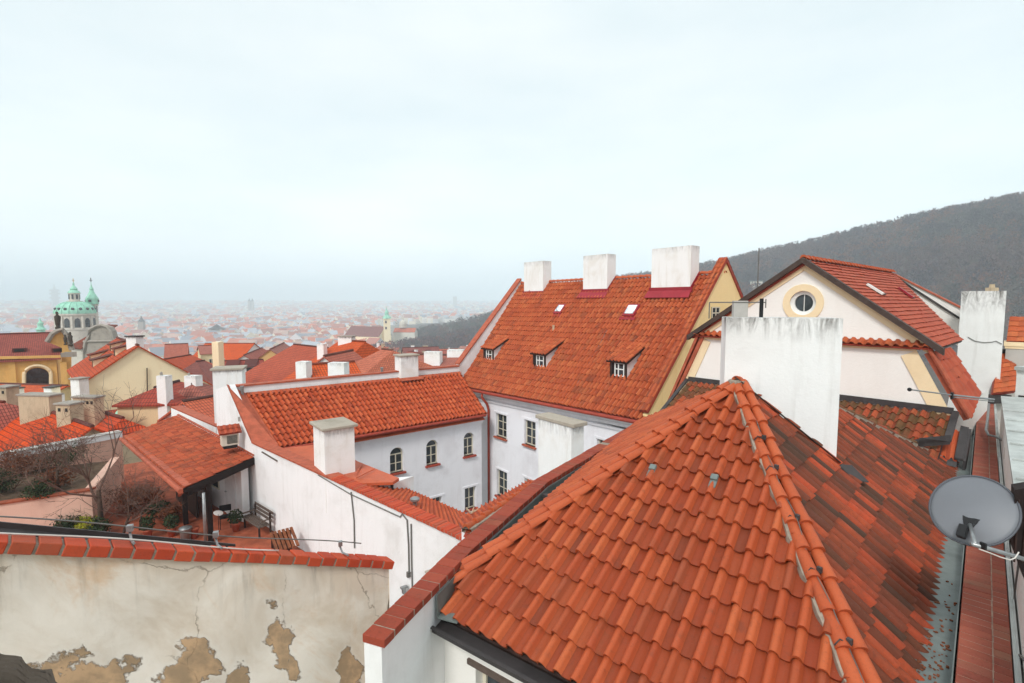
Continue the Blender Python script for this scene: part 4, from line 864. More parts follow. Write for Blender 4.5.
# ridge parapet with brick coping, small chimney on it
bm = nb(); pa = TL+D1*.05-D2*.6; pb = TRp+D1*.05; ph = .36
obox(bm, pa-UP*1.5, pb-pa, D1*.35, UP*(1.5+ph)); RP = obj('ridge_parapet', bm, M['white'], LW)
bm = nb(); obox(bm, pa+UP*(ph+.004)-D1*.06, pb-pa, D1*.46, UP*.07); obj('coping', bm, M['flash_rust'], RP)
bm = nb(); obox(bm, TL-UP*.02+LN*.06-LV*.16, pb-TL-D1*.05, LV*.18, LN*.03); obj('ridge_flashing', bm, M['flash_rust'], LW)
ca = ol(399, 378.5)-D1*.3; cw_ = alongcol(ca, D2, 418.5); czt = atY(408, 357, ca[1])[2]
chimney_mesh('chimney', stack(setz(ca, 0), D2, D1, cw_, .8), [ca[2]-.5]*4, czt, M['white_chim'], LW, M['capstone'], .09, .05)
bm = nb(); obox(bm, ca+LN*.05-LV*.25-D2*.1, D2*(cw_+.3), LV*.25, LN*.03); obj('chimney_flashing', bm, M['flash_rust'], LW)
for x, y in ((242.5, 398), (382, 377.5)):
    c = ol(x, y); bm = nb(); tube(bm, [c, c+UP*.5], .07, 8); tube(bm, [c+UP*.5, c+UP*.56], .09, 8); obj('vent_pipe', bm, M['steel'], LW)
# end wall and sloping coping on the left
Ws = atY(253, 443, 21.3); We = onp(466, 541, Ws, perp(dirv(-49.2))); wdv = nrm(setz(We-Ws, 0)); wn_ = perp(wdv); wn_ = wn_ if wn_[1] > 0 else -wn_
Wap = onp(228, 385, Ws, wn_)
bm = nb(); prism(bm, [setz(Wap-wdv*1.6, -14.5), Wap-wdv*1.6-UP*.4, Wap, Ws, setz(Ws, -14.5)], wn_*.3); EW = obj('end_wall', bm, M['white'], LW)
bm = nb(); cdir = Ws-Wap; inn = nrm(E1-Ws+TL-Wap); prism(bm, [Wap+UP*.02-wn_*.06, Ws+UP*.02-wn_*.06, E1+LN*.05-D2*.02, TL+LN*.05-D2*.02], LN*.04); obj('verge_coping', bm, M['flash_rust'], EW)
bm = nb(); c = onp(240, 419, Ws-wn_*.01, wn_); cbox(bm, c-UP*.1, .16, .05, .2, 40); obj('vent', bm, M['greyplaster'], EW)
# ================================================================== LONG WHITE WALL WITH STACK
LWW = thing('courtyard_wall', 'long white wall with a sloping rust coping and a squat capped chimney', 'wall', (Ws+We)/2*A3(1, 1, 0)+A3(0, 0, -10))
bm = nb(); We2 = We+wdv*1.2+UP*(We[2]-Ws[2])*.1; prism(bm, [setz(Ws+wdv*.003, -14.5), Ws+wdv*.003, We2, setz(We2, -14.5)], wn_*.3); obj('wall', bm, M['white'], LWW)
bm = nb(); sp = Ws+(We-Ws)*.50; prism(bm, [Ws-wn_*.07+UP*.004, sp-wn_*.07+UP*.004, sp-wn_*.07+UP*.07, Ws-wn_*.07+UP*.07], wn_*.5); obj('coping', bm, M['flash_rust'], LWW)
b0 = brick_row('brick_coping', sp-wn_*.08+UP*.006, We2-wn_*.08+UP*.006, wn_, .42, .15, .1, M['brick_orange'], LWW, gap=.02)
cp = onp(325.5, 479, Ws-wn_*.02, wn_)
zt = atY(325, 431, cp[1])[2]; w_ = alongcol(cp, D2, 355.3); w1_ = alongcol(cp, D1, 314.5)
chimney_mesh('chimney', stack(setz(cp, 0), D2, D1, w_, w1_), [-7.4]*4, zt, M['white_chim'], LWW, M['capstone'], .1, .08, edge_h=.4)
bm = nb()
for pts in (((351, 492), (354, 520), (354.5, 548)), ((402, 514), (407, 520), (408.5, 545), (409, 572)), ((411, 524), (411.5, 560), (412.5, 600))):
    tube(bm, [onp(x, y, Ws-wn_*.03, wn_) for x, y in pts], .022, 6)
tube(bm, [onp(x, y, Ws-wn_*.03, wn_) for x, y in ((318, 475), (350, 494), (400, 517), (402, 514))], .018, 6)
c = onp(408.8, 574, Ws-wn_*.04, wn_); cbox(bm, c-UP*.09, .12, .08, .16, 40); obj('conduit', bm, M['wire'], LWW)
bm = nb(); c = onp(262, 452, Ws-wn_*.03, wn_); tube(bm, [c, onp(277, 461, Ws-wn_*.03, wn_)], .03, 6); obj('cable_bundle', bm, M['wood_grey'], LWW)
for x, y in ((433, 572), (404, 588)):
    c = onp(x, y, Ws-wn_*.16, wn_); bm = nb(); q_ = 1 if x > 420 else .5; cbox(bm, c, .4*q_, .2*q_, .05, 35); cbox(bm, c-UP*.16, .2*q_, .2*q_, .16, 35); tag(obj('wall_lamp' if x > 420 else 'junction_box', bm, M['capstone' if x > 420 else 'steel'], None, c), 'small tilted olive lamp hood on the white wall just above the parapet coping' if x > 420 else 'small grey box fixed low on the white wall beside the parapet coping', 'lamp' if x > 420 else 'box')
# orange sheet roof over a dark gap behind the stack
TS = thing('sheet_roof', 'small orange sheet metal roof with standing seams behind the squat chimney', 'roof', atZ(360, 470, -6.2))
poly = [atZ(284, 448, -6.02), atZ(330, 443, -6.0), atZ(357, 461, -6.1), atZ(399, 478, -6.15), atZ(393, 482, -6.2), atZ(356, 483.5, -6.25), atZ(318, 474, -6.15)]
bm = nb(); prism(bm, poly, UP*-.1)
for (xa, ya, xb, yb) in ((362, 465, 356, 475), (375, 470, 356.5, 479), (292, 452, 316, 453), (300, 460, 316, 463)):
    a = atZ(xa, ya, -6.12)+UP*.0; c = atZ(xb, yb, -6.14); tube(bm, [a+UP*.05, c+UP*.04], .02, 5)
obj('sheet', bm, M['sheet_orange'], TS)
bm = nb(); a, c = atZ(362, 486, -6.36), atZ(391, 483.5, -6.36); prism(bm, [a, c, c-UP*1.1, a-UP*1.1], wn_*1.0); obj('wall', bm, M['white'], TS)
bm = nb(); cbox(bm, atZ(392, 485, -6.36)-UP*.5, .09, .09, .5, 20); obj('post', bm, M['wood_black'], TS)
# lean-to along the wall and the little ridge roof beside the parapet
L1 = thing('courtyard_lean_to', 'low orange tiled lean-to roof behind the sloping wall coping', 'roof', setz((Ws+We)/2+wn_, -7))
f0 = onp(372, 474, Ws+wn_*2.2, wn_); f1 = onp(466, 514.5, Ws+wn_*2.2, wn_); n0_ = sp+wn_*.3-UP*.06+wdv*.2; n1_ = We+wn_*.3-UP*.04+wdv*.8; f1 = f1+wdv*.2
quad_tiles('tiles', f0, f1, n0_, n1_, .2, .33, M['tile_wing'], L1, roll=.035, S_=4)
bm = nb(); prism(bm, [f0-UP*.1, f1-UP*.1, setz(f1, -14.5), setz(f0, -14.5)], -wn_*.2); obj('wall', bm, M['court'], L1)
VC = thing('roof_vent', 'small grey round vent cap on the orange lean-to roof', 'vent', onp(415, 505, (f0+n0_)/2, nrm(np.cross(f1-f0, n0_-f0))))
vc = onp(415, 507, (f0+n0_)/2, nrm(np.cross(f1-f0, n0_-f0))); bm = nb(); lathe(bm, vc, [(.06, -.1), (.06, .2)], 12); obj('stem', bm, M['steel'], VC); bm = nb(); lathe(bm, vc+UP*.19, [(.1, .0), (.15, .03), (.15, .09), (.1, .12)], 14); obj('cap', bm, M['steel'], VC)
L2 = thing('ridged_roof', 'short orange tiled roof with a mortared ridge just outside the diagonal parapet', 'roof', pp[2]-A3(1, 0, 0))
pn_ = perp(LD); off = pp[2]-pn_*.9
r0 = onp(466, 531, off, pn_); r1 = onp(537, 483, off, pn_); rz = (r0[2]+r1[2])/2
lo0 = onp(458, 521, off-pn_*1.2, pn_); lo1 = onp(531, 480, off-pn_*1.2, pn_)
quad_tiles('roof_slope', lo0, lo1, r0, r1, .2, .33, M['tile_wing'], L2, roll=.05, S_=6)
ro0 = r0+pn_*.85-UP*.42; ro1 = r1+pn_*.85-UP*.42; quad_tiles('roof_slope', ro1, ro0, r1, r0, .2, .33, M['tile_wing'], L2, roll=.06, S_=6)
ridge_tiles('ridge_tiles', r0+UP*.03, r1+UP*.03, pn_, .08, .33, M['hip'], L2, mort=(-.1, .13, -.02))
bm = nb(); prism(bm, [lo1-UP*.05, r1-UP*.05, ro1-UP*.05, setz(ro1, -14.5), setz(lo1, -14.5)], -LD*.2); prism(bm, [lo0-UP*.08+pn_*.1, lo1-UP*.08+pn_*.1, setz(lo1, -14.5)+pn_*.1, setz(lo0, -14.5)+pn_*.1], pn_*.2); obj('wall', bm, M['court'], L2)
bm = nb(); c = (lo0*.7+r0*.3)+LD*.5+UP*.05
for i in range(5): tube(bm, [c, c+A3(.16*math.cos(i*1.3), .1*math.sin(i*1.3), .12)], .012, 5)
tag(obj('valley_debris', bm, M['beige'], None, c), 'little heap of pale mortar bits in the valley where the two low orange roofs meet', 'debris')
# free-standing capped stack in the courtyard
s_a = atY(571.5, 430, 16.6); zt = atY(571.5, 427.5, 16.6)[2]; wl = alongcol(s_a, D1, 538.5); wr = alongcol(s_a, D2, 583.8)
CS = thing('chimney_stack', 'broad whitewashed chimney stack with an olive slab cap in front of the courtyard windows', 'chimney', setz(s_a, -14.5))
chimney_mesh('shaft', stack(setz(s_a, 0), D2, D1, wr, wl), [-14.5]*4, zt, M['white_chim'], CS, M['capstone'], .13, .07, edge_h=.5)
# ================================================================== TERRACE
fz = -9.4
def fl_(x, y): return atZ(x, y, fz)
TX = [fl_(-60, 560), fl_(330, 560), fl_(245, 505), fl_(150, 470), fl_(-60, 480)]
bm = nb(); prism(bm, [A3(-30, 8, fz), A3(-2, 8, fz), A3(-9, 24.5, fz), A3(-20, 31, fz), A3(-30, 22, fz)], UP*-.3); tag(obj('terrace_paving', bm, M['terracotta']), kind='structure')
def tube_branch(bm, p, d, L, r, depth, spread=.55, tw=None):
    pts = [p]; rs = [r]; n = 4
    for i in range(n):
        d = nrm(d+RNG.normal(0, .13, 3)+UP*.03); p = p+d*L/n; pts.append(p); rs.append(r*(1-.55*(i+1)/n))
    tube(bm, pts, rs, 5 if r > .02 else 3, cap=False)
    if depth <= 0: return
    for i in range(3 if depth > 1 else 4):
        q = pts[random.choice([2, 3, 4, 4])]; dd = nrm(d+RNG.normal(0, spread, 3)+UP*.12); tube_branch(bm, q, dd, L*random.uniform(.55, .8), max(r*.55, .006), depth-1, spread)
def bare_tree(name, label, base, h, depth=4, r=.07, lean=(0, 0, 1), spread=.55, group=None):
    t = thing(name, label, 'tree', base, group); base = np.array(base, float); lean = nrm(A3(*lean))
    bm = nb(); tube(bm, [base, base+lean*h*.18+RNG.normal(0, .02, 3), base+lean*h*.34], [r*1.2, r, r*.85], 8); obj('trunk', bm, M['bark'], t, smooth=True)
    bm = nb(); top = base+lean*h*.33
    for i in range(4): tube_branch(bm, top-lean*h*.07*i*.6, nrm(lean+RNG.normal(0, spread, 3)*A3(1, 1, .4)), h*.38, r*.6, depth-1, spread)
    obj('crown', bm, M['twig'], t, normals=False); return t
def leaf_ball(bm, c, rx, ry, rz, n, s):
    c = np.array(c, float)
    for i in range(n):
        d = nrm(RNG.normal(0, 1, 3)); q = c+d*A3(rx, ry, rz)*(RNG.random()**.35)
        a = nrm(RNG.normal(0, 1, 3))*s*random.uniform(.6, 1.3); e = nrm(np.cross(a, RNG.normal(0, 1, 3)))*s*.6
        face(bm, [q-a, q+e, q+a, q-e])
def shrub(name, label, c, r, mat, n=900, s=.05, rz=None):
    t = thing(name, label, 'shrub', c); c = np.array(c, float); bm = nb()
    for i in range(7): tube(bm, [c, c+A3(random.gauss(0, r*.4), random.gauss(0, r*.4), (rz or r)*1.2)], [.02, .006], 4)
    obj('stems', bm, M['bark'], t); bm = nb()
    for i in range(6): leaf_ball(bm, c+A3(random.gauss(0, r*.4), random.gauss(0, r*.4), (rz or r)*random.uniform(.5, 1.1)), r*.6, r*.6, (rz or r)*.55, n//6, s)
    obj('foliage', bm, mat, t, normals=False); return t
# pink wall with white coping
PK = thing('terrace_wall', 'pink plastered terrace wall with a white band along its top, behind the bare trees', 'wall', atZ(60, 455, fz))
k0, k1 = atY(-40, 469, 21.0), atY(122, 437, 26.0); kd = nrm(k1-k0); kn = perp(nrm(setz(k1-k0, 0)))
bm = nb(); prism(bm, [k0, k1, setz(k1, -15), setz(k0, -15)], -kn*.3); obj('wall', bm, M['pink'], PK)
bm = nb(); obox(bm, k0+UP*.004+kn*.07, k1-k0, -kn*.44, UP*.26); obj('white_band', bm, M['white'], PK)
bm = nb(); obox(bm, k0+UP*.268+kn*.1, k1-k0, -kn*.5, UP*.05); obj('coping', bm, M['greyplaster'], PK)
LPW = thing('low_wall', 'low pink garden wall in front of the shrubs on the terrace', 'wall', fl_(40, 515))
a, c = atY(-40, 511, 18.2), atY(92, 500, 20.2); zb_ = a[2]; c = setz(c, zb_); bm = nb(); obox(bm, setz(a, fz), setz(c-a, 0), A3(-.05, .25, 0), UP*(zb_-fz)); obox(bm, setz(c, fz), A3(-2.4, 4.6, 0), A3(-.3, -.1, 0), UP*(zb_-fz)); obj('wall', bm, M['pink'], LPW); bm = nb(); prism(bm, [setz(a, zb_-.1)+A3(0, .2, 0), setz(c, zb_-.1)+A3(-.2, .2, 0), setz(c, zb_-.1)+A3(-2.4, 4.4, 0), setz(a, zb_-.1)+A3(-3, 4.4, 0)], UP*-.3); tag(obj('garden_bed', bm, m_flat('garden_soil', S(92, 74, 58), .95, .4, 3, 0, .5)), kind='structure'); bm = nb(); obox(bm, a+UP*.003-A3(0, .05, 0), c-a, A3(-.05, .35, 0), UP*.07); obj('coping', bm, M['terracotta'], LPW)
def bed(x, y, Y): return setz(atY(x, y, Y), zb_-.1)
for (c_, rr, mt, lb, nme, n_) in ((bed(2, 500, 20.2), .8, 'leaf_dark', 'dark green shrub at the left edge of the terrace', 'shrub', 1500), (bed(52, 498, 20.6), .6, 'leaf_rust', 'brown withered shrub on the raised bed against the pink wall', 'shrub', 900), (bed(22, 480, 22.4), .9, 'leaf_rust', 'rust brown hedge below the white band of the pink wall', 'hedge', 1500),
                              (bed(62, 480, 23.2), .75, 'leaf_dark', 'dusky green bush under the bare tree by the pink wall', 'shrub', 1300), (bed(38, 505, 19.6), .5, 'leaf_dark', 'low dark green bush in the middle of the raised bed', 'shrub', 900), (fl_(68, 536), .6, 'leaf_dark', 'dark green rounded bush left of the lime green one', 'shrub', 1500), (fl_(83, 536), .55, 'leaf_lime', 'lime green bush at the foot of the bare tree', 'shrub', 1500), (fl_(99, 538), .5, 'leaf_dark', 'dark bush just right of the lime green bush', 'shrub', 1200),
                              (fl_(163, 517), .5, 'leaf_dark', 'dark green potted bush beside the canopy post', 'shrub', 1100), (fl_(150, 505), .7, 'leaf_rust', 'russet bush under the corner of the canopy', 'shrub', 1100), (fl_(128, 512), .8, 'leaf_rust', 'straggling russet bush beside the raised bed', 'shrub', 1000), (fl_(172, 522), .6, 'leaf_rust', 'withered brown bush between the canopy posts', 'shrub', 800)):
    shrub(nme, lb, c_, rr, M[mt], n_, .05)
bare_tree('bare_tree', 'tallest bare tree on the terrace in front of the pink wall', fl_(102, 532), 5.2, 5, .085, (-.02, .0, 1), .6)
bare_tree('bare_tree', 'thin bare tree leaning left among the terrace shrubs', fl_(40, 534), 3.9, 5, .05, (-.1, 0, 1), .65)
bare_tree('bare_tree', 'low spreading bare tree with pale twigs beside the canopy', fl_(122, 540), 3.2, 5, .05, (.35, .0, 1), .75)
bare_tree('bare_tree', 'many stemmed bare shrub tree in front of the canopy gutter', fl_(140, 530), 2.6, 5, .04, (.1, .1, 1), .9)
bare_tree('bare_tree', 'bare tangled tree on the raised bed below the white band', bed(60, 500, 20.5), 3.0, 5, .05, (0, 0, 1), .8)
bare_tree('bare_tree', 'slender bare sapling at the far left of the terrace', fl_(8, 530), 3.6, 5, .05, (0, 0, 1), .6)
bm = nb(); a = fl_(52, 492)+UP*.9; obox(bm, a, A3(1.5, .9, .1), A3(-.2, .5, 0), UP*.12); obox(bm, a+A3(.1, .1, 0), A3(.12, 0, 0), A3(0, .12, 0), UP*-.9); obox(bm, a+A3(1.2, .8, 0), A3(.12, 0, 0), A3(0, .12, 0), UP*-.85); tag(obj('garden_slab', bm, M['greyplaster'], None, a), 'pale slanting slab table half hidden in the terrace shrubs', 'table')
# canopy
CAN = thing('canopy', 'open terrace canopy with a low tiled roof, rust gutter and dark posts', 'canopy', fl_(190, 520))
qC, qB = atZ(183, 489, -6.85), atZ(123, 437.5, -6.85); qD = onp(254, 457, Ws-wn_*.02, wn_); qA = onp(177, 416, Ws-wn_*.02, wn_)
qA = atY(177, 416, 27.2)
quad_tiles('roof', qB, qC, qA, qD, .22, .3, M['tile_canopy'], CAN, roll=.055, rollw=.6, S_=5, base_mat=M['wood_black'], thick=.16, jit=.012)
e = nrm(qC-qB); bm = nb(); o2 = nrm(setz(qC-qD, 0)); tube(bm, [qB+o2*.1-UP*.05, qC+o2*.1-UP*.05], .09, 8); obox(bm, qB+o2*.0-UP*.16, qC-qB, o2*.04, UP*.18); obox(bm, qB-o2*.35+UP*.05, qC-qB, o2*.3, UP*.03); obj('gutter', bm, M['flash_rust'], CAN)
bm = nb(); p0 = qC+o2*.1-UP*.1-e*.2; tube(bm, [p0, p0-UP*.15, fl_(206, 520)*A3(1, 1, 0)+UP*(qC[2]-.42)+A3(-.12, 0, 0)], .06, 8); obj('drain_elbow', bm, M['flash_rust'], CAN, smooth=True)
dpp = fl_(206, 547); bm = nb(); tube(bm, [setz(dpp, qC[2]-.4), setz(dpp, fz)], .06, 8); obj('downpipe', bm, M['steel'], CAN, smooth=True)
for (x, y) in ((211, 543), (186, 524)):
    c = fl_(x, y); bm = nb(); cbox(bm, c, .18, .18, qC[2]-.15-fz, 40); obj('post', bm, M['wood_black'], CAN)
bm = nb(); obox(bm, qC-UP*.32-o2*.25, qD-qC, e*-.14, UP*.18); obox(bm, qB-UP*.34-o2*.2, qC-qB, -o2*.14, UP*.18)
for t in (.25, .5, .75): obox(bm, qB+(qC-qB)*t-UP*.2, (qA-qB)*(1-t)+(qD-qC)*t, e*.1, UP*.12)
obj('beams', bm, M['wood_black'], CAN)
bm = nb(); a = fl_(190, 512); obox(bm, a-e*2.2, e*3.2, -o2*.1, UP*1.25); obj('screen', bm, M['wood_dark'], CAN)
bm = nb(); obox(bm, qD+UP*.03, qA-qD, -o2*.1, UP*.07); obj('wall_flashing', bm, M['flash_rust'], CAN)
# house behind the canopy with the white door
BH = thing('terrace_house', 'white annexe wall with a plain white door under the canopy', 'house', fl_(225, 515))
dA, dB = fl_(243, 522), fl_(205, 500); bm = nb(); ddv = nrm(dB-dA); dn2 = -perp(ddv); dn2 = dn2 if dn2[1] > 0 else -dn2
obox(bm, dA, ddv*5.5, dn2*.3, UP*2.62); obj('wall', bm, M['white'], BH)
bm = nb(); obox(bm, dA+ddv*.55-dn2*.04, ddv*1.0, dn2*.04, UP*2.05); dr = obj('door', bm, M['door'], BH); bm = nb(); obox(bm, dA+ddv*1.4-dn2*.08+UP*1.0, ddv*.12, dn2*.04, UP*.04); obj('handle', bm, M['steel'], dr)
bm = nb(); obox(bm, dA+ddv*2.2-dn2*.03+UP*.9, ddv*.8, dn2*.03, UP*1.0); wn2 = obj('window', bm, M['frame'], BH); bm = nb(); obox(bm, dA+ddv*2.28-dn2*.036+UP*.98, ddv*.64, dn2*.005, UP*.84); obj('pane', bm, M['glass'], wn2)
# air conditioner under its own little tile hood
AC = thing('air_conditioner', 'cream air conditioning box under a little tiled hood on the canopy roof', 'air conditioner', atY(229, 440, 21.0))
aa = atY(222, 447, 21.2); au = D2*.66; av = D1*.42
bm = nb(); obox(bm, aa, au, av, UP*.55); bmesh.ops.bevel(bm, geom=bm.edges[:], offset=.02, segments=1, affect='EDGES'); obj('body', bm, M['acwhite'], AC)
bm = nb()
for i in range(7): obox(bm, aa+au*.3-D1*.006+UP*(.1+.05*i), au*.6, -D1*.012, UP*.025)
obj('grille', bm, M['black'], AC); bm = nb(); obox(bm, aa-UP*.12+au*.1, au*.8, av, UP*.12); obj('bracket', bm, M['black'], AC)
quad_tiles('hood', aa+UP*.56-D1*.12-D2*.1, aa+au+UP*.56-D1*.12+D2*.1, aa+UP*.84+av-D2*.1, aa+au+UP*.84+av+D2*.1, .2, .25, M['tile_dark'], AC, roll=.03, S_=4, thick=.03)
# bench, bin, chair, table, sign, crate
def bench(c, ang):
    t = thing('bench', 'grey wooden slatted bench standing against the white wall', 'bench', c); a = math.radians(ang); u = A3(math.cos(a), math.sin(a), 0); v = A3(-math.sin(a), math.cos(a), 0); c = np.array(c, float); L = 1.7
    bm = nb()
    for i in range(4): obox(bm, c-u*L/2+v*(-.26+i*.12)+UP*.43, u*L, v*.09, UP*.035)
    obj('seat', bm, M['wood_grey'], t); bm = nb()
    for i in range(3): obox(bm, c-u*L/2+v*(.24+i*.03)+UP*(.55+i*.14), u*L, v*.03, UP*.1)
    obj('backrest', bm, M['wood_grey'], t)
    for s in (-.7, .7):
        for q in (-.22, .22): bm = nb(); obox(bm, c+u*s+v*q, u*.06, v*.06, UP*(.43 if q < 0 else .9)); obj('leg', bm, M['wood_dark'], t)
        bm = nb(); obox(bm, c+u*s-v*.26+UP*.62, u*.06, v*.5, UP*.04); obj('armrest', bm, M['wood_grey'], t)
bench(onp(257, 541, Ws-wn_*.45, wn_)*A3(1, 1, 0)+A3(0, 0, fz), math.degrees(math.atan2(wdv[1], wdv[0])))
c = fl_(186, 541); t = thing('bin', 'small galvanised bin beside the canopy downpipe', 'bin', c); bm = nb(); lathe(bm, c, [(.17, 0), (.21, .5), (.22, .52)], 16); obj('body', bm, M['steel'], t, smooth=True); bm = nb(); lathe(bm, c+UP*.51, [(.235, 0), (.22, .04), (.05, .09)], 16); obj('lid', bm, M['steel'], t, smooth=True)
c = fl_(194, 538); t = thing('plant_pot', 'terracotta pot next to the galvanised bin', 'pot', c); bm = nb(); lathe(bm, c, [(.13, 0), (.18, .35), (.2, .36), (.2, .42)], 14); obj('pot', bm, M['flash_rust'], t, smooth=True)
def chair(c, ang, lab):
    t = thing('garden_chair', lab, 'chair', c); a = math.radians(ang); u = A3(math.cos(a), math.sin(a), 0); v = A3(-math.sin(a), math.cos(a), 0); c = np.array(c, float)
    bm = nb(); obox(bm, c-u*.22-v*.22+UP*.44, u*.44, v*.44, UP*.03); obj('seat', bm, M['black'], t); bm = nb(); obox(bm, c-u*.22+v*.2+UP*.62, u*.44, v*.03, UP*.26); obj('backrest', bm, M['black'], t)
    for s in (-.2, .18):
        for q in (-.2, .18): bm = nb(); tube(bm, [c+u*s+v*q, c+u*s+v*q+UP*(.45 if q < 0 else .88)], .014, 6); obj('leg', bm, M['black'], t)
chair(fl_(226, 527), 30, 'black metal garden chair in front of the white door')
for (x_, y_, lb_) in ((148, 538, 'small terracotta pot with a dark green plant near the bare shrub tree'), (172, 536, 'terracotta pot with a dark plant left of the galvanised bin'), (236, 531, 'dark potted plant beside the bench end')):
    c = fl_(x_, y_); t = thing('potted_plant', lb_, 'plant', c); bm = nb(); lathe(bm, c, [(.12, 0), (.17, .3), (.19, .31), (.19, .36)], 14); obj('pot', bm, M['flash_rust'], t, smooth=True); bm = nb(); leaf_ball(bm, c+UP*.6, .28, .28, .32, 420, .05); obj('foliage', bm, M['leaf_dark'], t, normals=False)
c = fl_(219, 532); t = thing('notice_board', 'small white oval board on a thin stake under the canopy', 'sign', c); bm = nb(); tube(bm, [c, c+UP*.75], .012, 6); obj('stake', bm, M['black'], t); bm = nb(); lathe(bm, A3(0, 0, 0), [(.2, 0), (.2, .02)], 18)
for v_ in bm.verts: v_.co = Vector((c[0]+v_.co.x, c[1]+v_.co.z, c[2]+.8+v_.co.y*.55))
obj('board', bm, M['framewhite'], t)
c = onp(280, 545, Ws-wn_*.8, wn_); c = setz(c, fz+1.0); t = thing('slatted_crate', 'tilted brown slatted crate right of the bench', 'crate', c); bm = nb()
for i in range(6): obox(bm, c+D2*(-.35+i*.14), D2*.1, -D1*.9+UP*-.35, UP*.04)
obj('slats', bm, M['leaf_rust'], t); bm = nb(); obox(bm, setz(c-D2*.3, fz), D2*.7, -D1*.05, UP*.95); obj('stand', bm, M['wood_dark'], t)
# ================================================================== TERRAIN
RZ = [(0, -15), (42, -15), (62, -26), (200, -36), (450, -60), (700, -72), (3000, -70), (5200, -22), (7500, -7), (9000, -12)]
CREST = [(-25, 0), (-15, 6), (-11, 14), (-8, 22), (-5, 32), (0, 52), (10, 96), (22.8, 123), (33.7, 162), (45.3, 190), (60, 205), (90, 215)]
RCR = 900.
def terr(x, y):
    r = np.hypot(x, y); th = np.degrees(np.arctan2(x, y)); z = np.interp(r, [a for a, _ in RZ], [c for _, c in RZ])
    h = np.interp(th, [a for a, _ in CREST], [c for _, c in CREST]); q = np.clip((r-230)/(RCR-230), 0, 1); q = q*q*(3-2*q)
    hz = h*q*np.where(r > RCR, np.exp(-((r-RCR)/700)**2), 1)
    return z+hz+np.where((th > -6) & (r > 300), 3*np.sin(x*.021+1)*np.cos(y*.017)*np.minimum(h/60, 1), 0)
tv = []; tf = []; rr = np.concatenate([[0.5], np.linspace(12, 60, 9), np.geomspace(75, 9000, 54)]); th = np.radians(np.linspace(-180, 180, 181))
for r in rr:
    for t in th: x, y = r*math.sin(t), r*math.cos(t); tv.append((x, y, float(terr(x, y))))
nT = len(th)
for i in range(len(rr)-1):
    for j in range(nT-1): tf.append((i*nT+j, i*nT+j+1, (i+1)*nT+j+1, (i+1)*nT+j))
me = bpy.data.meshes.new('ground'); me.from_pydata(tv, [], tf)
at = me.attributes.new('litter', 'FLOAT', 'POINT'); ta_ = np.array(tv); tt_ = np.degrees(np.arctan2(ta_[:, 0], ta_[:, 1])); tr_ = np.hypot(ta_[:, 0], ta_[:, 1])
at.data.foreach_set('value', (np.clip((tt_+15)/4, 0, 1)*np.clip((tr_-150)/120, 0, 1)*np.clip((1800-tr_)/300, 0, 1)).astype(np.float32))
b = NB('ground_cover'); v = b.coord(); n1 = b.noise(v, .006, 6, .65); n2 = b.noise(v, .05, 6, .7)
k = b.ramp(n1, [(.35, S(176, 170, 160)), (.5, S(160, 156, 144)), (.62, S(140, 142, 124)), (.8, S(170, 158, 144))]); lt = b.n('ShaderNodeAttribute', attribute_name='litter').outputs['Fac']; k = b.mix(b.fr(n2, .4, .7, 0, .5), k, S(130, 122, 112)); b.col(b.mix(lt, k, b.mix(b.fr(n2, .35, .65), S(84, 68, 58), S(66, 58, 50)))); b.rough(.95)
tag(finish('ground', me, b.m, smooth=True), kind='structure')
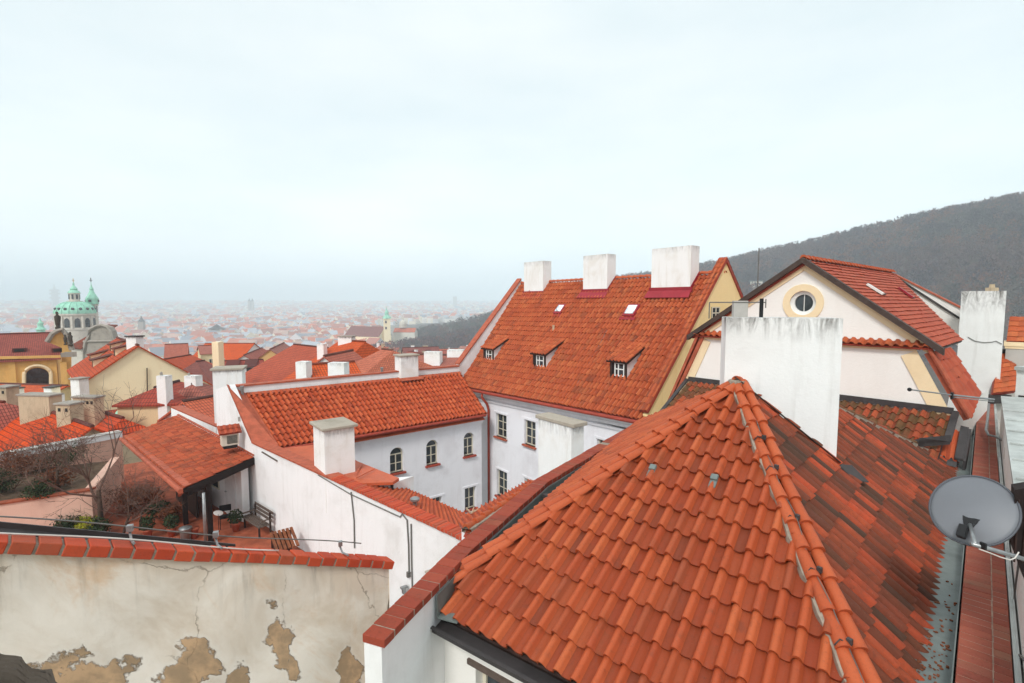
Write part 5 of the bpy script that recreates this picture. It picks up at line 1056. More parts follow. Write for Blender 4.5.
# courtyard paving under the buildings is the ground itself
# ================================================================== HOUSES
def house(name, label, R1, R2, w1, w2, rise, wallh, rm, wm, chim=(), wins=(), group=None, cat='house', uvscale=1., dorm=(), parent_ok=True, over=.25, hip=0., cap=None):
    """gabled house by its ridge. w1 is the side facing the viewer. chim: (t, offset, width, depth, height, material)"""
    R1, R2 = np.array(R1, float), np.array(R2, float); d = nrm(setz(R2-R1, 0)); L = np.linalg.norm(setz(R2-R1, 0)); n = perp(d)
    if np.dot(n, setz(-(R1+R2)/2, 0)) < 0: n = -n
    zr = (R1[2]+R2[2])/2; ze1 = zr-rise; slope = rise/w1; ze2 = zr-slope*w2; zb = zr-rise-wallh
    t = thing(name, label, cat, setz((R1+R2)/2, zb), group)
    P = lambda s, o, z: setz(R1+d*s+n*o, z)
    bm = nb()
    for s in (0, L): face(bm, [P(s, w1, zb), P(s, w1, ze1), P(s, 0, zr) if not hip else P(s, 0, ze1), P(s, -w2, ze2), P(s, -w2, zb)])
    face(bm, [P(0, w1, zb), P(L, w1, zb), P(L, w1, ze1), P(0, w1, ze1)]); face(bm, [P(0, -w2, zb), P(L, -w2, zb), P(L, -w2, ze2), P(0, -w2, ze2)]); obj('wall', bm, wm, t)
    bm = nb(); uv = bm.loops.layers.uv.new('UVMap')
    def rf(pts, vr):
        f = face(bm, pts)
        for lp in f.loops:
            q = np.array(lp.vert.co); s = np.dot(q-R1, d); lp[uv].uv = (s, np.linalg.norm(q-R1-d*s)) if vr else (np.dot(q-R1, n), np.linalg.norm(setz(q-R1, 0)))
        return f
    k1, k2 = (w1+over)/w1, (w2+over)/w2; e1 = zr-rise*k1; e2 = zr-slope*w2*k2; up = .06
    if not hip:
        rf([P(-over, w1+over, e1+up), P(L+over, w1+over, e1+up), P(L+over, 0, zr+up), P(-over, 0, zr+up)], True)
        rf([P(-over, -w2-over, e2+up), P(L+over, -w2-over, e2+up), P(L+over, 0, zr+up), P(-over, 0, zr+up)], True)
    else:
        rf([P(-over, w1+over, e1+up), P(L+over, w1+over, e1+up), P(L-hip, 0, zr+up), P(hip, 0, zr+up)], True)
        rf([P(-over, -w2-over, e2+up), P(L+over, -w2-over, e2+up), P(L-hip, 0, zr+up), P(hip, 0, zr+up)], True)
        rf([P(-over, w1+over, e1+up), P(-over, -w2-over, e2+up), P(hip, 0, zr+up)], False); rf([P(L+over, w1+over, e1+up), P(L+over, -w2-over, e2+up), P(L-hip, 0, zr+up)], False)
    g = bmesh.ops.extrude_face_region(bm, geom=bm.faces[:]); 
    for v_ in g['geom']:
        if isinstance(v_, bmesh.types.BMVert): v_.co.z -= .14
    ro = obj('roof', bm, rm, t)
    bm = nb(); tube(bm, [P(hip-over*.9 if not hip else hip, 0, zr+up+.03), P(L-hip+over*.9 if not hip else L-hip, 0, zr+up+.03)], .13, 6); obj('ridge_cap', bm, rm, ro)
    for (tt, off, cw, cd, chh, cm) in chim:
        zf = zr-slope*abs(off)-.6; q = P(L*tt, off, 0)-d*cw/2-n*cd/2; cmx = chimney_mesh('chimney', stack(q, d, n, cw, cd), [zf]*4, zr-slope*abs(off)+chh, cm, ro, M['capstone'] if cap is None else cap, .1, .06, edge_h=.3)
    for (sd, s, z, ww, wh) in wins:
        if sd == 'f': a = P(s-ww/2, w1+.02, ze1-z-wh); u_ = d; nn_ = -n
        elif sd == 'g': a = P(-.02, s-ww/2, ze1-z-wh); u_ = n; nn_ = d
        else: a = P(L+.02, s-ww/2, ze1-z-wh); u_ = n; nn_ = -d
        bm = nb(); obox(bm, a, u_*ww, nn_*.03, UP*wh); wo = obj('window', bm, M['frame'], t)
        bm = nb()
        for q in (0, 1): obox(bm, a+u_*(ww*(.08+.46*q))-nn_*.006+UP*wh*.06, u_*ww*.38, nn_*.004, UP*wh*.88)
        obj('pane', bm, M['glass'], wo)
    for (tt, q, dw, dh) in dorm:
        o = w1*q; zz = zr-slope*o; a = P(L*tt-dw/2, o, zz); bm = nb(); back = dh/slope*1.6
        prism(bm, [a-UP*.2, a+UP*dh, a+UP*dh-n*back+UP*.25*back, a-n*.3+UP*.1], d*dw); dm = obj('dormer', bm, wm, ro)
        bm = nb(); pts = [a+UP*(dh+.05)+n*.25-d*.2-UP*.06, a+UP*(dh+.05)+n*.25+d*(dw+.2)-UP*.06, a+UP*(dh+.06)-n*back*1.1+UP*.28*back+d*(dw+.2), a+UP*(dh+.06)-n*back*1.1+UP*.28*back-d*.2]
        f = face(bm, pts); g = bmesh.ops.extrude_face_region(bm, geom=[f])
        for v_ in g['geom']:
            if isinstance(v_, bmesh.types.BMVert): v_.co.z += .08
        obj('dormer_roof', bm, rm, dm); bm = nb(); obox(bm, a+d*dw*.15+n*.01+UP*.05, d*dw*.7, n*.03, UP*dh*.8); obj('pane', bm, M['glass'], dm)
    return t
def top_stack(label, x0, x1, ytop, ybot, Y, mat, cap='capstone', deep=.6, h=None, pots=0, ang=-8, wide=.1, name='chimney_stack', down=3.):
    a = atY(x0, ybot, Y); c = atY(x1, ybot, Y); zt = atY((x0+x1)/2, ytop, Y)[2]; u_ = A3(math.cos(math.radians(ang)), math.sin(math.radians(ang)), 0); w = np.linalg.norm(c-a)/math.cos(math.radians(ang))
    t = thing(name, label, 'chimney', setz(a, a[2]-down)); sh = chimney_mesh('shaft', stack(setz(a, 0), u_, A3(-u_[1], u_[0], 0), w, deep), [a[2]-down]*4, zt, M[mat], t, M[cap] if cap else None, .12, .07, edge_h=.3)
    for i in range(pots):
        q = a+u_*w*(i+.5)/pots; bm = nb(); obox(bm, setz(q, zt-.42)-A3(.09, .01, 0), u_*.18, A3(0, .03, 0), UP*.22); obj('smoke_opening', bm, M['black'], sh)
    return t
rA, rB, rC, rD, rE = (M['roof_'+q] for q in 'abcde')
# baroque hall at the far left
YB = 70.
hl = house('baroque_hall', 'ochre baroque hall with a dark red roof and barred arched window at the left edge', atY(58, 333, 76)-A3(.78, .62, 0)*34, atY(58, 333, 76), 6.2, 6.2, 3.1, 9, rD, M['ochre'], cat='hall', over=.5)
hE = atY(58, 333, 76); hd = nrm(A3(.78, .62, 0)); hn = perp(hd); hn = hn if hn[1] < 0 else -hn; fp = setz(hE+hn*6.2, 0)
def hp(x, y, o=0): return onp(x, y, fp+hn*o, hn)
bm = nb(); pts = []
o_ = (27, 48, 384, 368)
base = [hp(26, 387, .05), hp(49, 387, .05)]; arc = [hp(37.5-11.5*math.cos(math.pi*i/12), 375-7*math.sin(math.pi*i/12), .05) for i in range(13)]
face(bm, [base[0]]+arc+[base[1]]); ww = obj('window', bm, M['glass'], hl); bm = nb()
for i in range(9): x = 27+22*i/9+1; tube(bm, [hp(x, 387, .12), hp(x, 371+abs(x-37.5)*.35, .12)], .035, 4)
for i in range(4): y = 374+i*3.5; tube(bm, [hp(26.5, y, .12), hp(48.5, y, .12)], .03, 4)
obj('bars', bm, M['black'], ww); bm = nb()
A_ = [hp(37.5-13.5*math.cos(math.pi*i/12), 375-9.5*math.sin(math.pi*i/12), .1) for i in range(13)]; tube(bm, [hp(24, 387, .1)]+A_+[hp(51, 387, .1)], .22, 6); obj('surround', bm, M['trimcream'], ww)
bm = nb(); obox(bm, hp(-60, 360.5, .06), hp(66, 357.5, .06)-hp(-60, 360.5, .06), hn*.35, UP*.35); obj('cornice', bm, M['ochre'], hl)
for x in (8, 60): 
    bm = nb(); a = hp(x, 362, .0); obox(bm, setz(a, -20), hd*.7, hn*.25, UP*(20+a[2])); obj('pilaster', bm, M['ochre'], hl)
for x in (13, 52):
    c = onp(x, 350, (hE+fp+UP*hE[2]-UP*3.1)/2, nrm(hn*.45+UP*.9)); bm = nb(); obox(bm, c-UP*.3, hd*1.4, hn*.8, UP*.55); dmm = obj('dormer', bm, M['roof_d'], hl); bm = nb(); obox(bm, c+hd*.2+hn*.81-UP*.2, hd*1.0, hn*.03, UP*.35); obj('opening', bm, M['black'], dmm)
# its ornate end gable with statue and urn
OG = thing('ornate_gable', 'weathered baroque gable end with a volute, a dark statue and urns beside the red roof', 'gable', hp(66, 400))
bm = nb(); prism(bm, [hp(x, y, -.5) for x, y in ((48, 342), (51, 336), (56, 332), (61, 330), (66, 336), (70, 344), (71, 352), (71, 420), (62, 420), (62, 348))], -hn*1.2); obj('gable_wall', bm, M['ochre'], OG)
bm = nb(); tube(bm, [hp(x, y, -.3) for x, y in ((47, 342), (52, 334), (57, 331), (62, 329.5), (66, 334), (70, 342), (72, 350))], .35, 6); obox(bm, hp(61, 357, .1), hd*1.6, hn*.4, UP*.6); obj('volute', bm, M['stone'], OG)
def statue(parent, c, h, nm='statue'):
    bm = nb(); lathe(bm, c, [(h*.13, 0), (h*.13, h*.1), (h*.07, h*.14), (h*.11, h*.3), (h*.12, h*.5), (h*.14, h*.7), (h*.05, h*.78), (h*.065, h*.86), (h*.06, h*.94), (h*.02, h)], 9)
    for v_ in bm.verts: v_.co += Vector(RNG.normal(0, h*.012, 3))
    obj(nm, bm, M['dark_stone'], parent, smooth=True)
statue(OG, hp(58, 329, -.6), 2.5); statue(OG, hp(65.5, 345, .0), 1.5, 'urn'); statue(OG, hp(71, 346, .0), 2.0, 'urn')
bm = nb(); a = hp(64.5, 352, .1); obox(bm, a, hd*1.3, hn*.6, UP*-.7); obj('ledge', bm, M['stone'], OG)
# cream gable house
cpk = atY(138, 346, 50); cdir = dirv(-44)
house('cream_gable_house', 'cream house with a broad blank gable and four roof dormers, left of centre', cpk, cpk+cdir*15, 4.5, 6.4, 3.3, 9, rA if False else M['roof_b'], M['cream'], chim=((.0, 0, .1, .1, .1, M['white']),) if False else (), dorm=((.22, .34, 1.2, .7), (.55, .3, 1.2, .7), (.36, .7, 1.2, .7), (.68, .66, 1.2, .7)))
bm = nb(); gperp = perp(cdir); a = cpk-cdir*.06; s_ = a-gperp*0; face(bm, [a+gperp*.12-UP*.55, a-gperp*.12-UP*.55, a-gperp*.12-UP*.8, a+gperp*.12-UP*.8]); bm.free()
BT = thing('gable_fittings', 'dark lightning rod fixed to the face of the cream gable', 'rod', cpk-UP*6); bm = nb(); a = onp(147, 368, cpk-cdir*.1, cdir); tube(bm, [a, onp(147.5, 398, cpk-cdir*.1, cdir)], .05, 5); obj('rod', bm, M['wood_dark'], BT)
top_stack('white chimney with a sooty top at the peak of the cream gable', 126.5, 137.5, 337, 348, 50.8, 'white_soot', 'sheet_dark', .9)
top_stack('white chimney at the left foot of the cream gable', 71, 81, 379.5, 392, 46, 'white_chim', 'stone', .9)
top_stack('slim white chimney in front of the cream gable, taller of two', 157, 167, 376, 394, 40, 'white_chim', None, .7)
top_stack('short white chimney on the small red roof right of the cream gable', 184.5, 197, 376, 387, 43, 'white_chim', None, .8)
for (x, y, Y) in ((161.5, 371, 40), (189, 371.5, 43)):
    a = atY(x, y+6, Y+.3); bm = nb(); lathe(bm, a, [(.13, -.3), (.1, .35), (.04, .42)], 8); tag(obj('chimney_pot', bm, M['stone'], None, a), 'little stone pot on the slim white chimney before the cream gable' if x < 170 else 'little stone pot on the short white chimney right of the cream gable', 'chimney pot')
house('small_house', 'small dark red roof tucked below the cream gable beside the slim chimney', atY(146, 392, 40), atY(186, 379, 46), 2.2, 2.2, 1.0, 6, rD, M['w2'], hip=1.2)
house('small_house', 'little russet roof right of the cream gable above a pale wall', atY(186, 386, 42), atY(206, 382, 45), 2., 2., 1.0, 6, rB, M['w2'], hip=.9)
# near roofs left of the terrace wall
house('tenement', 'red roof with stone chimneys just beyond the pink terrace wall', atY(36, 410, 37), atY(91, 424, 31), 4.6, 4, 3.2, 7, rC, M['beige'])
house('tenement', 'red tiled roof cut by the left edge beyond the terrace wall', atY(-40, 398, 38), atY(18, 406, 36), 5.4, 4, 2.8, 7, rC, M['beige'], hip=1.5)
house('tenement', 'steep bright red roof with a hipped end between stone chimneys and canopy', atY(74, 401, 42), atY(128, 424, 36), 3.4, 3, 2.2, 7, rC, M['w2'], hip=.8)
house('tenement', 'long bright orange roof with a mint green gutter behind the canopy', atY(100, 411, 48), atY(171, 400, 52), 4.2, 4, 2.3, 8, rC, M['w2'])
MG = nb(); obox(MG, atY(126, 431, 43), atY(160, 421, 46.5)-atY(126, 431, 43), A3(.3, -.5, 0), UP*.5); tag(obj('gutter', MG, M['mint'], None, atY(126, 431, 43)), 'mint green painted gutter between the orange roof and the canopy', 'gutter')
bm = nb(); c = atY(113.5, 416, 43.5); obox(bm, c, A3(.7, .1, 0), A3(0, .5, .35), UP*.08); tag(obj('skylight', bm, M['mint'], None, c), 'small mint framed skylight on the red roof near the stone chimneys', 'skylight')
house('tenement', 'flat pitched orange roof below the baroque hall window', atY(-20, 386, 62), atY(66, 383.5, 60), 5, 5, 1.6, 8, rA, M['w2'])
top_stack('broad beige chimney block with a long stone slab on the red roofs', 20, 55, 396, 424, 35, 'beige', 'stone', .9)
top_stack('smaller beige chimney with two smoke holes in front of the broad block', 57, 73, 405, 427, 32.5, 'beige', 'stone', .9, pots=2)
top_stack('low beige chimney with five smoke holes behind the small one', 73, 97, 398, 408, 37, 'beige', 'stone', .8, pots=5)
top_stack('beige chimney cut by the left edge of the photo', -6, 9, 388, 401, 38, 'beige', 'stone', .9, pots=2)
top_stack('squat white chimney near the left edge below the arched window', 9, 17, 389, 400, 55, 'white_chim', 'sheet_dark', .9)
top_stack('white chimney below the right end of the baroque hall', 44, 53, 388, 395, 52, 'white_chim', 'sheet_dark', .9)
top_stack('leaning white chimney stub beside the broad beige block', 53, 58, 395, 405, 45, 'white_chim', None, .7)
# tall white block at the end of the wing, low wall with tiles in front
top_stack('tall white chimney block with a tan slab cap at the left end of the wing', 215.5, 240, 371, 440, 27.5, 'white_chim', 'capstone', 1.2, ang=20, down=6)
LWL = thing('low_roof_wall', 'low white wall with a sloping tile top in front of an orange roof left of the wing', 'wall', atY(195, 430, 29)); a, c = atY(171, 408, 31), atY(216, 427.5, 27)
bm = nb(); prism(bm, [a, c, setz(c, -14), setz(a, -14)], A3(.3, .3, 0)); obj('wall', bm, M['white'], LWL); bm = nb(); prism(bm, [a+UP*.01, c+UP*.01, c+UP*.09, a+UP*.09], A3(.4, .4, 0)); obj('coping', bm, M['flash_rust'], LWL)
house('small_house', 'bright orange roof between the low white wall and the tall white block', atY(186, 402, 36), atY(216, 396.5, 38), 3.6, 3, 1.9, 6, rA, M['white'])
house('small_house', 'pale house with a brown ridge just left of the tall white block', atY(198, 393, 44), atY(222, 388, 47), 3, 3, 1.5, 6, rB, M['w4'])
# larger roofs behind the wing
house('tenement', 'big brown red roof with a hipped end behind the left part of the wing', atY(289, 347, 74), atY(334, 346, 66), 9, 8, 5.0, 10, rB, M['w1'], hip=1.5)
house('tenement', 'large faded orange hipped roof with a chimney on its crest behind the wing', atY(334, 341, 66), atY(372, 342, 62), 9, 8, 5.2, 10, rA, M['w1'], hip=1.2)
house('tenement', 'orange roof running down towards the wing chimney from the right', atY(372, 350, 58), atY(404, 350.5, 54), 7, 7, 3.2, 9, rE, M['w4'], hip=2)
house('small_house', 'low orange roof with small flat white tops right of the wing chimney', atY(404, 357, 62), atY(470, 354, 60), 4, 4, 1.2, 9, rA, M['w4'])
house('small_house', 'small house with a white gable and russet roof behind the wing ridge', atY(325, 354, 52), atY(352, 353, 58), 2.2, 2.2, 1.7, 8, rA, M['w4'])
house('small_house', 'small bright orange roof between two white chimneys behind the wing', atY(310, 366, 42), atY(352, 362, 44), 3, 3, 1.4, 8, rA, M['white'])
top_stack('flat capped chimney on the crest of the faded orange roof', 338, 352, 337, 343, 64, 'white_soot', 'stone', 1.2)
top_stack('tall white chimney left of the small bright orange roof', 296, 307, 362, 380, 40, 'white_chim', None, .9)
top_stack('broad white chimney on the small bright orange roof', 328, 345, 363, 374, 40, 'white_chim', None, .9)
top_stack('slender white chimney on the brown red roof', 317, 324, 344, 353, 62, 'white_chim', None, .9)
top_stack('low white block right of the wing chimney', 424, 440, 352, 361, 58, 'white_chim', None, 1.2)
top_stack('second low white block farther right of the wing chimney', 447, 463, 350, 360, 60, 'white_chim', None, 1.2)
top_stack('pale yellow chimney tower rising among the orange roofs', 213, 220, 342, 372, 60, 'cream', None, .9)
house('tenement', 'long orange roof with white gable end among the old town roofs', atY(206, 344, 150), atY(254, 343, 150), 8, 8, 4, 9, rA, M['w4'], wins=(('f', 4, 1.5, 1.2, 1.8), ('f', 9, 1.5, 1.2, 1.8)))
house('tenement', 'pale yellow house with a lighter wall beside the long orange roof', atY(199, 346, 120), atY(216, 345.5, 122), 6, 6, 1.4, 9, rA, M['w2'], wins=(('f', 2, 1.2, 1.0, 1.6), ('f', 4.2, 1.2, 1.0, 1.6)))
house('tenement', 'orange roofed house just right of the cream gable peak', atY(166, 344.5, 110), atY(187, 344, 112), 6, 6, 3, 9, rA, M['w1'])
house('tenement', 'dark red hipped roof in front of the pale yellow house', atY(186, 363, 72), atY(214, 360, 76), 6, 6, 3.4, 8, rD, M['w3'], hip=1.5)
house('tenement', 'dark maroon roof with a white dormer left of the brown red roof', atY(222, 361, 80), atY(262, 360.5, 82), 6, 6, 3.4, 8, rD, M['w4'], dorm=((.3, .5, 1.4, 1.0), (.75, .5, 1.4, 1.0)))
house('tenement', 'white gabled house amid low roofs left of the brown red roof', atY(244, 352, 100), atY(262, 351, 116), 4, 4, 2.6, 8, rB, M['w4'], wins=(('g', 0, 1, 1, 1.4),))
house('tenement', 'amber house with a steep orange gable behind the brown red roof', atY(270, 347, 105), atY(284, 345, 122), 4.5, 4.5, 3.4, 9, rA, M['w5'])
house('tenement', 'russet roof wedge between cream gable and dark red hipped roof', atY(158, 360, 76), atY(190, 356, 84), 6, 6, 2.6, 8, rB, M['w3'])
# ================================================================== CHURCHES AND TOWERS
YC = 300.; cc = atY(77.5, 345, YC); pxm = YC/507
zz = lambda y, Y=YC: atY(77, y, Y)[2]
CH = thing('domed_church', 'pale baroque church with a large green copper dome and lantern', 'church', setz(cc, zz(345)-25))
bm = nb(); r = 15.6*pxm; lathe(bm, setz(cc, 0), [(r*1.0, zz(345)-25), (r, zz(330)), (r*1.03, zz(329.5)), (r*1.03, zz(328)), (r*.98, zz(327.5)), (r*.98, zz(316)), (r*1.04, zz(315)), (r*1.04, zz(313.5))], 32); obj('drum', bm, M['churchstone'], CH)
bm = nb(); prof = [(r*1.03*math.cos(a)**.75, zz(313.4)+(zz(301.5)-zz(313.4))*math.sin(a)) for a in np.linspace(0, 1.32, 12)]; lathe(bm, setz(cc, 0), prof, 32)
for i in range(16):
    a = 2*math.pi*i/16; tube(bm, [setz(cc, 0)+A3(math.cos(a)*p_*1.005, math.sin(a)*p_*1.005, z) for p_, z in prof], .3, 5)
dome = obj('dome', bm, M['copper'], CH, smooth=False)
for i in range(16):
    a = 2*math.pi*(i+.5)/16; q = setz(cc, 0)+A3(math.cos(a)*r*.955, math.sin(a)*r*.955, zz(308.8)); bm = nb(); bmesh.ops.create_icosphere(bm, subdivisions=2, radius=.85, matrix=__import__('mathutils').Matrix.Translation(q.tolist())); obj('dome_window', bm, M['sheet_dark'], dome)
for i in range(12):
    a = 2*math.pi*(i+.5)/12; u_ = A3(-math.sin(a), math.cos(a), 0); q = setz(cc, 0)+A3(math.cos(a), math.sin(a), 0)*r*.985; bm = nb()
    face(bm, [q+u_*x*1.3+UP*(zz(322.5)+z*5.2)+A3(math.cos(a), math.sin(a), 0)*.12 for x, z in ((-1, -.5), (1, -.5), (1, .25), (.7, .45), (0, .55), (-.7, .45), (-1, .25))]); obj('window', bm, M['glass'], CH)
    a2 = 2*math.pi*i/12; q = setz(cc, 0)+A3(math.cos(a2), math.sin(a2), 0)*r; bm = nb(); obox(bm, q+A3(-.5, -.5, zz(328)), A3(1, 0, 0), A3(0, 1, 0), UP*(zz(316)-zz(328))); obj('pilaster', bm, M['churchstone'], CH)
bm = nb(); rl = 4.3*pxm; lathe(bm, setz(cc, 0), [(rl*1.45, zz(301.8)), (rl*1.45, zz(301)), (rl, zz(300.8)), (rl, zz(294)), (rl*1.15, zz(293.8)), (rl*1.15, zz(293))], 16); lan = obj('lantern', bm, M['churchstone'], CH)
for i in range(8):
    a = 2*math.pi*(i+.5)/8; q = setz(cc, zz(297))+A3(math.cos(a), math.sin(a), 0)*rl*1.0; u_ = A3(-math.sin(a), math.cos(a), 0); bm = nb(); obox(bm, q-u_*.45-UP*1.3, u_*.9, A3(math.cos(a), math.sin(a), 0)*.15, UP*2.8); obj('window', bm, M['glass'], lan)
bm = nb(); lathe(bm, setz(cc, 0), [(rl*1.2, zz(293)), (rl*.95, zz(291)), (rl*.6, zz(290)), (rl*.75, zz(289)), (rl*.4, zz(287)), (rl*.15, zz(285)), (rl*.2, zz(284)), (.1, zz(282))], 16); obj('lantern_roof', bm, M['copper'], lan)
bm = nb(); cbox(bm, setz(cc, zz(282.5)), .25, .25, zz(279)-zz(283), 0); cbox(bm, setz(cc, zz(281)), 1.2, .25, .3, 0); obj('cross', bm, M['gold'], lan)
tc = atY(95, 345, 310); rt = 4.3*310/507; zt_ = lambda y: atY(95, y, 310)[2]
BTW = thing('bell_tower', 'slim stone bell tower with a green onion cap right behind the green dome', 'tower', setz(tc, zt_(345)-20))
bm = nb(); a_ = rt*1.15; cbox(bm, setz(tc, zt_(345)-20), a_*1.3, a_*1.3, zt_(306)-zt_(345)+20, 20)
for q in (303.5, 306, 318): cbox(bm, setz(tc, zt_(q)), a_*1.9-q*.004, a_*1.9-q*.004, 1.0, 20)
cbox(bm, setz(tc, zt_(306)), a_*1.5, a_*1.5, zt_(301)-zt_(306), 20); bwl = obj('shaft', bm, M['churchstone'], BTW)
bm = nb(); lathe(bm, setz(tc, 0), [(rt*1.25, zt_(304)), (rt*1.22, zt_(301)), (rt*1.25, zt_(298.5)), (rt*1.05, zt_(297)), (rt*.7, zt_(294)), (rt*.5, zt_(292)), (rt*.35, zt_(290)), (rt*.42, zt_(289)), (rt*.2, zt_(287)), (rt*.08, zt_(284.5)), (.1, zt_(281))], 14); obj('onion_cap', bm, M['copper'], BTW)
bm = nb(); cbox(bm, setz(tc, zt_(282)), .3, .3, 2.6, 0); cbox(bm, setz(tc, zt_(280.6)), 1.6, .3, .35, 0); obj('cross', bm, M['black'], BTW)
for an in (20, 110, 200, 290):
    d_ = A3(math.sin(math.radians(an)), -math.cos(math.radians(an)), 0); bm = nb(); q = setz(tc, zt_(312))+d_*a_*.66; u_ = perp(d_); obox(bm, q-u_*.8, u_*1.6, d_*.15, UP*4); obj('belfry_opening', bm, M['glass'], BTW)
    for i in (300.5,): bm = nb(); q = setz(tc, zt_(302))+d_*rt*1.2; obox(bm, q-u_*.7, u_*1.4, d_*.2, UP*1.4); obj('clock_window', bm, M['sheet_dark'], BTW)
gT = atY(41, 332, 330); LT = thing('turret', 'tiny green copper turret poking up behind the baroque hall roof', 'turret', gT-UP*20); z_ = lambda y: atY(41, y, 330)[2]
bm = nb(); lathe(bm, setz(gT, 0), [(2.2, z_(345)-20), (2.2, z_(330)), (3, z_(329.5)), (1.6, z_(327)), (1.4, z_(324)), (1.8, z_(323.5)), (.6, z_(321)), (.1, z_(318))], 12); obj('spire', bm, M['copper'], LT)
# grey church front with its orange roof
YG = 145.; GF = thing('stone_church', 'grey curved stone church front with a bright orange nave roof below the green dome', 'church', atY(97, 355, YG)-UP*20)
gp = lambda x, y, o=0.: atY(x, y, YG)+A3(0, o, 0)
bm = nb(); prism(bm, [gp(x, y) for x, y in ((84, 351), (86, 341), (89, 336), (90, 329), (96, 326.5), (102, 325), (108, 327), (111, 331), (113, 338), (117, 346), (117, 420), (84, 420))], A3(0, 2, 0)); obj('front', bm, M['stone'], GF)
bm = nb(); tube(bm, [gp(x, y, -.2) for x, y in ((84, 352), (86, 342), (89, 337), (90, 330), (96, 326.5), (102, 325), (108, 327), (111, 331), (113, 338), (117, 347))], .45, 5); tube(bm, [gp(84, 341.5, -.2), gp(113, 341, -.2)], .35, 4); obj('moulding', bm, M['stone'], GF)
bm = nb(); uv = bm.loops.layers.uv.new('UVMap'); f = face(bm, [gp(70, 347, -1), gp(84, 348, -1), gp(96, 326, 8), gp(86, 325.5, 8)]); g = bmesh.ops.extrude_face_region(bm, geom=[f])
for v_ in g['geom']:
    if isinstance(v_, bmesh.types.BMVert): v_.co.z -= .3
obj('roof', bm, M['roof_a'], GF)
bm = nb(); prism(bm, [gp(71, 349, -.5), gp(84, 349.5, -.5), gp(84, 420, -.5), gp(71, 420, -.5)], A3(0, 8, 0)); obj('nave_wall', bm, M['churchstone'], GF)
# tower church in the middle distance
YT = 650.; zq = lambda y: atY(387, y, YT)[2]; tb = atY(387, 330, YT); MT = thing('tower_church', 'cream towered church with a green spire and long dark roof among winter trees', 'church', setz(tb, zq(333)-20))
bm = nb(); cbox(bm, setz(tb, zq(333)-20), 8.6, 8.6, zq(318.5)-zq(333)+20, 15); cbox(bm, setz(tb, zq(319.5)), 9.6, 9.6, 1, 15); tw = obj('tower', bm, M['cream'], MT)
bm = nb(); lathe(bm, setz(tb, 0), [(6, zq(318.4)), (4.6, zq(316.5)), (2.6, zq(315.5)), (2.4, zq(313)), (2.8, zq(312.6)), (1.2, zq(310.5)), (.3, zq(308)), (.1, zq(306))], 8); obj('spire', bm, M['copper'], tw)
for q in (322, 328):
    bm = nb(); c = setz(tb, zq(q)); obox(bm, c+A3(-1, -4.9, -1.3), A3(2, .5, 0), A3(0, -.2, 0), UP*3); obj('window', bm, M['glass'], tw)
h1 = house('church_nave', 'x', atY(351, 326, YT+20), atY(385, 327, YT), 14, 14, 12, 24, rD, M['cream']); h1['label'] = 'long dark maroon church nave beside the cream tower with the green spire'; h1['category'] = 'church'
h1 = house('domed_hall', 'pale pink hall with a small dome right of the cream church tower', atY(395, 328, YT+30), atY(416, 328, YT+30), 10, 10, 5, 20, rE, M['w1']); bm = nb(); q = atY(403, 326, YT+30); lathe(bm, q, [(5, -2), (5, 3), (4, 6), (1.2, 8), (1, 11), (.1, 13)], 12); obj('dome', bm, M['churchstone'], h1)
def spire_far(label, x, ytop, ybot, Y, w, col, cap, cat='tower', name='church_tower'):
    b0 = atY(x, ybot, Y); zt2 = atY(x, ytop, Y)[2]; t = thing(name, label, cat, b0); h = zt2-b0[2]; bm = nb(); cbox(bm, b0-UP*20, w, w, h*.6+20, 10); obj('shaft', bm, M[col], t); bm = nb(); lathe(bm, b0, [(w*.7, h*.6), (w*.35, h*.75), (w*.2, h*.85), (.2, h)], 8); obj('spire', bm, M[cap], t)
spire_far('left one of the pair of distant thin spires on the horizon', 249.5, 298, 306, 2600, 12, 'stone', 'sheet_dark'); spire_far('right one of the pair of distant thin spires on the horizon', 252.5, 298, 306, 2600, 12, 'stone', 'sheet_dark')
spire_far('lone dark spire rising from the hazy city', 142, 316, 330, 1000, 9, 'stone', 'sheet_dark'); spire_far('grey tower stub in the hazy city beside the dark river trees', 217, 324, 336, 900, 22, 'greyplaster', 'sheet_dark')
TVB = atY(55.5, 306, 3000); t = thing('tv_tower', 'faint tall television tower fading into the haze above the city', 'tower', TVB); h = atY(55, 285, 3000)[2]-TVB[2]; bm = nb()
for dx_ in (-14, 0, 14): tube(bm, [TVB+A3(dx_, 0, -20), TVB+A3(dx_, 0, h*(.8 if dx_ else .9))], 6, 8)
for q in (.35, .55, .7): cbox(bm, TVB+UP*h*q, 48, 18, 10, 0)
obj('shaft', bm, M['greyplaster'], t); bm = nb(); tube(bm, [TVB+UP*h*.88, TVB+UP*h*1.05], [4, 1], 6); obj('mast', bm, M['greyplaster'], t)
HB = atY(455, 305, 3600); t = thing('tower_block', 'faint grey high-rise block on the horizon', 'tower block', HB); bm = nb(); cbox(bm, HB-UP*30, 26, 26, 30+atY(455, 296.5, 3600)[2]-HB[2], 12); obj('block', bm, M['greyplaster'], t)
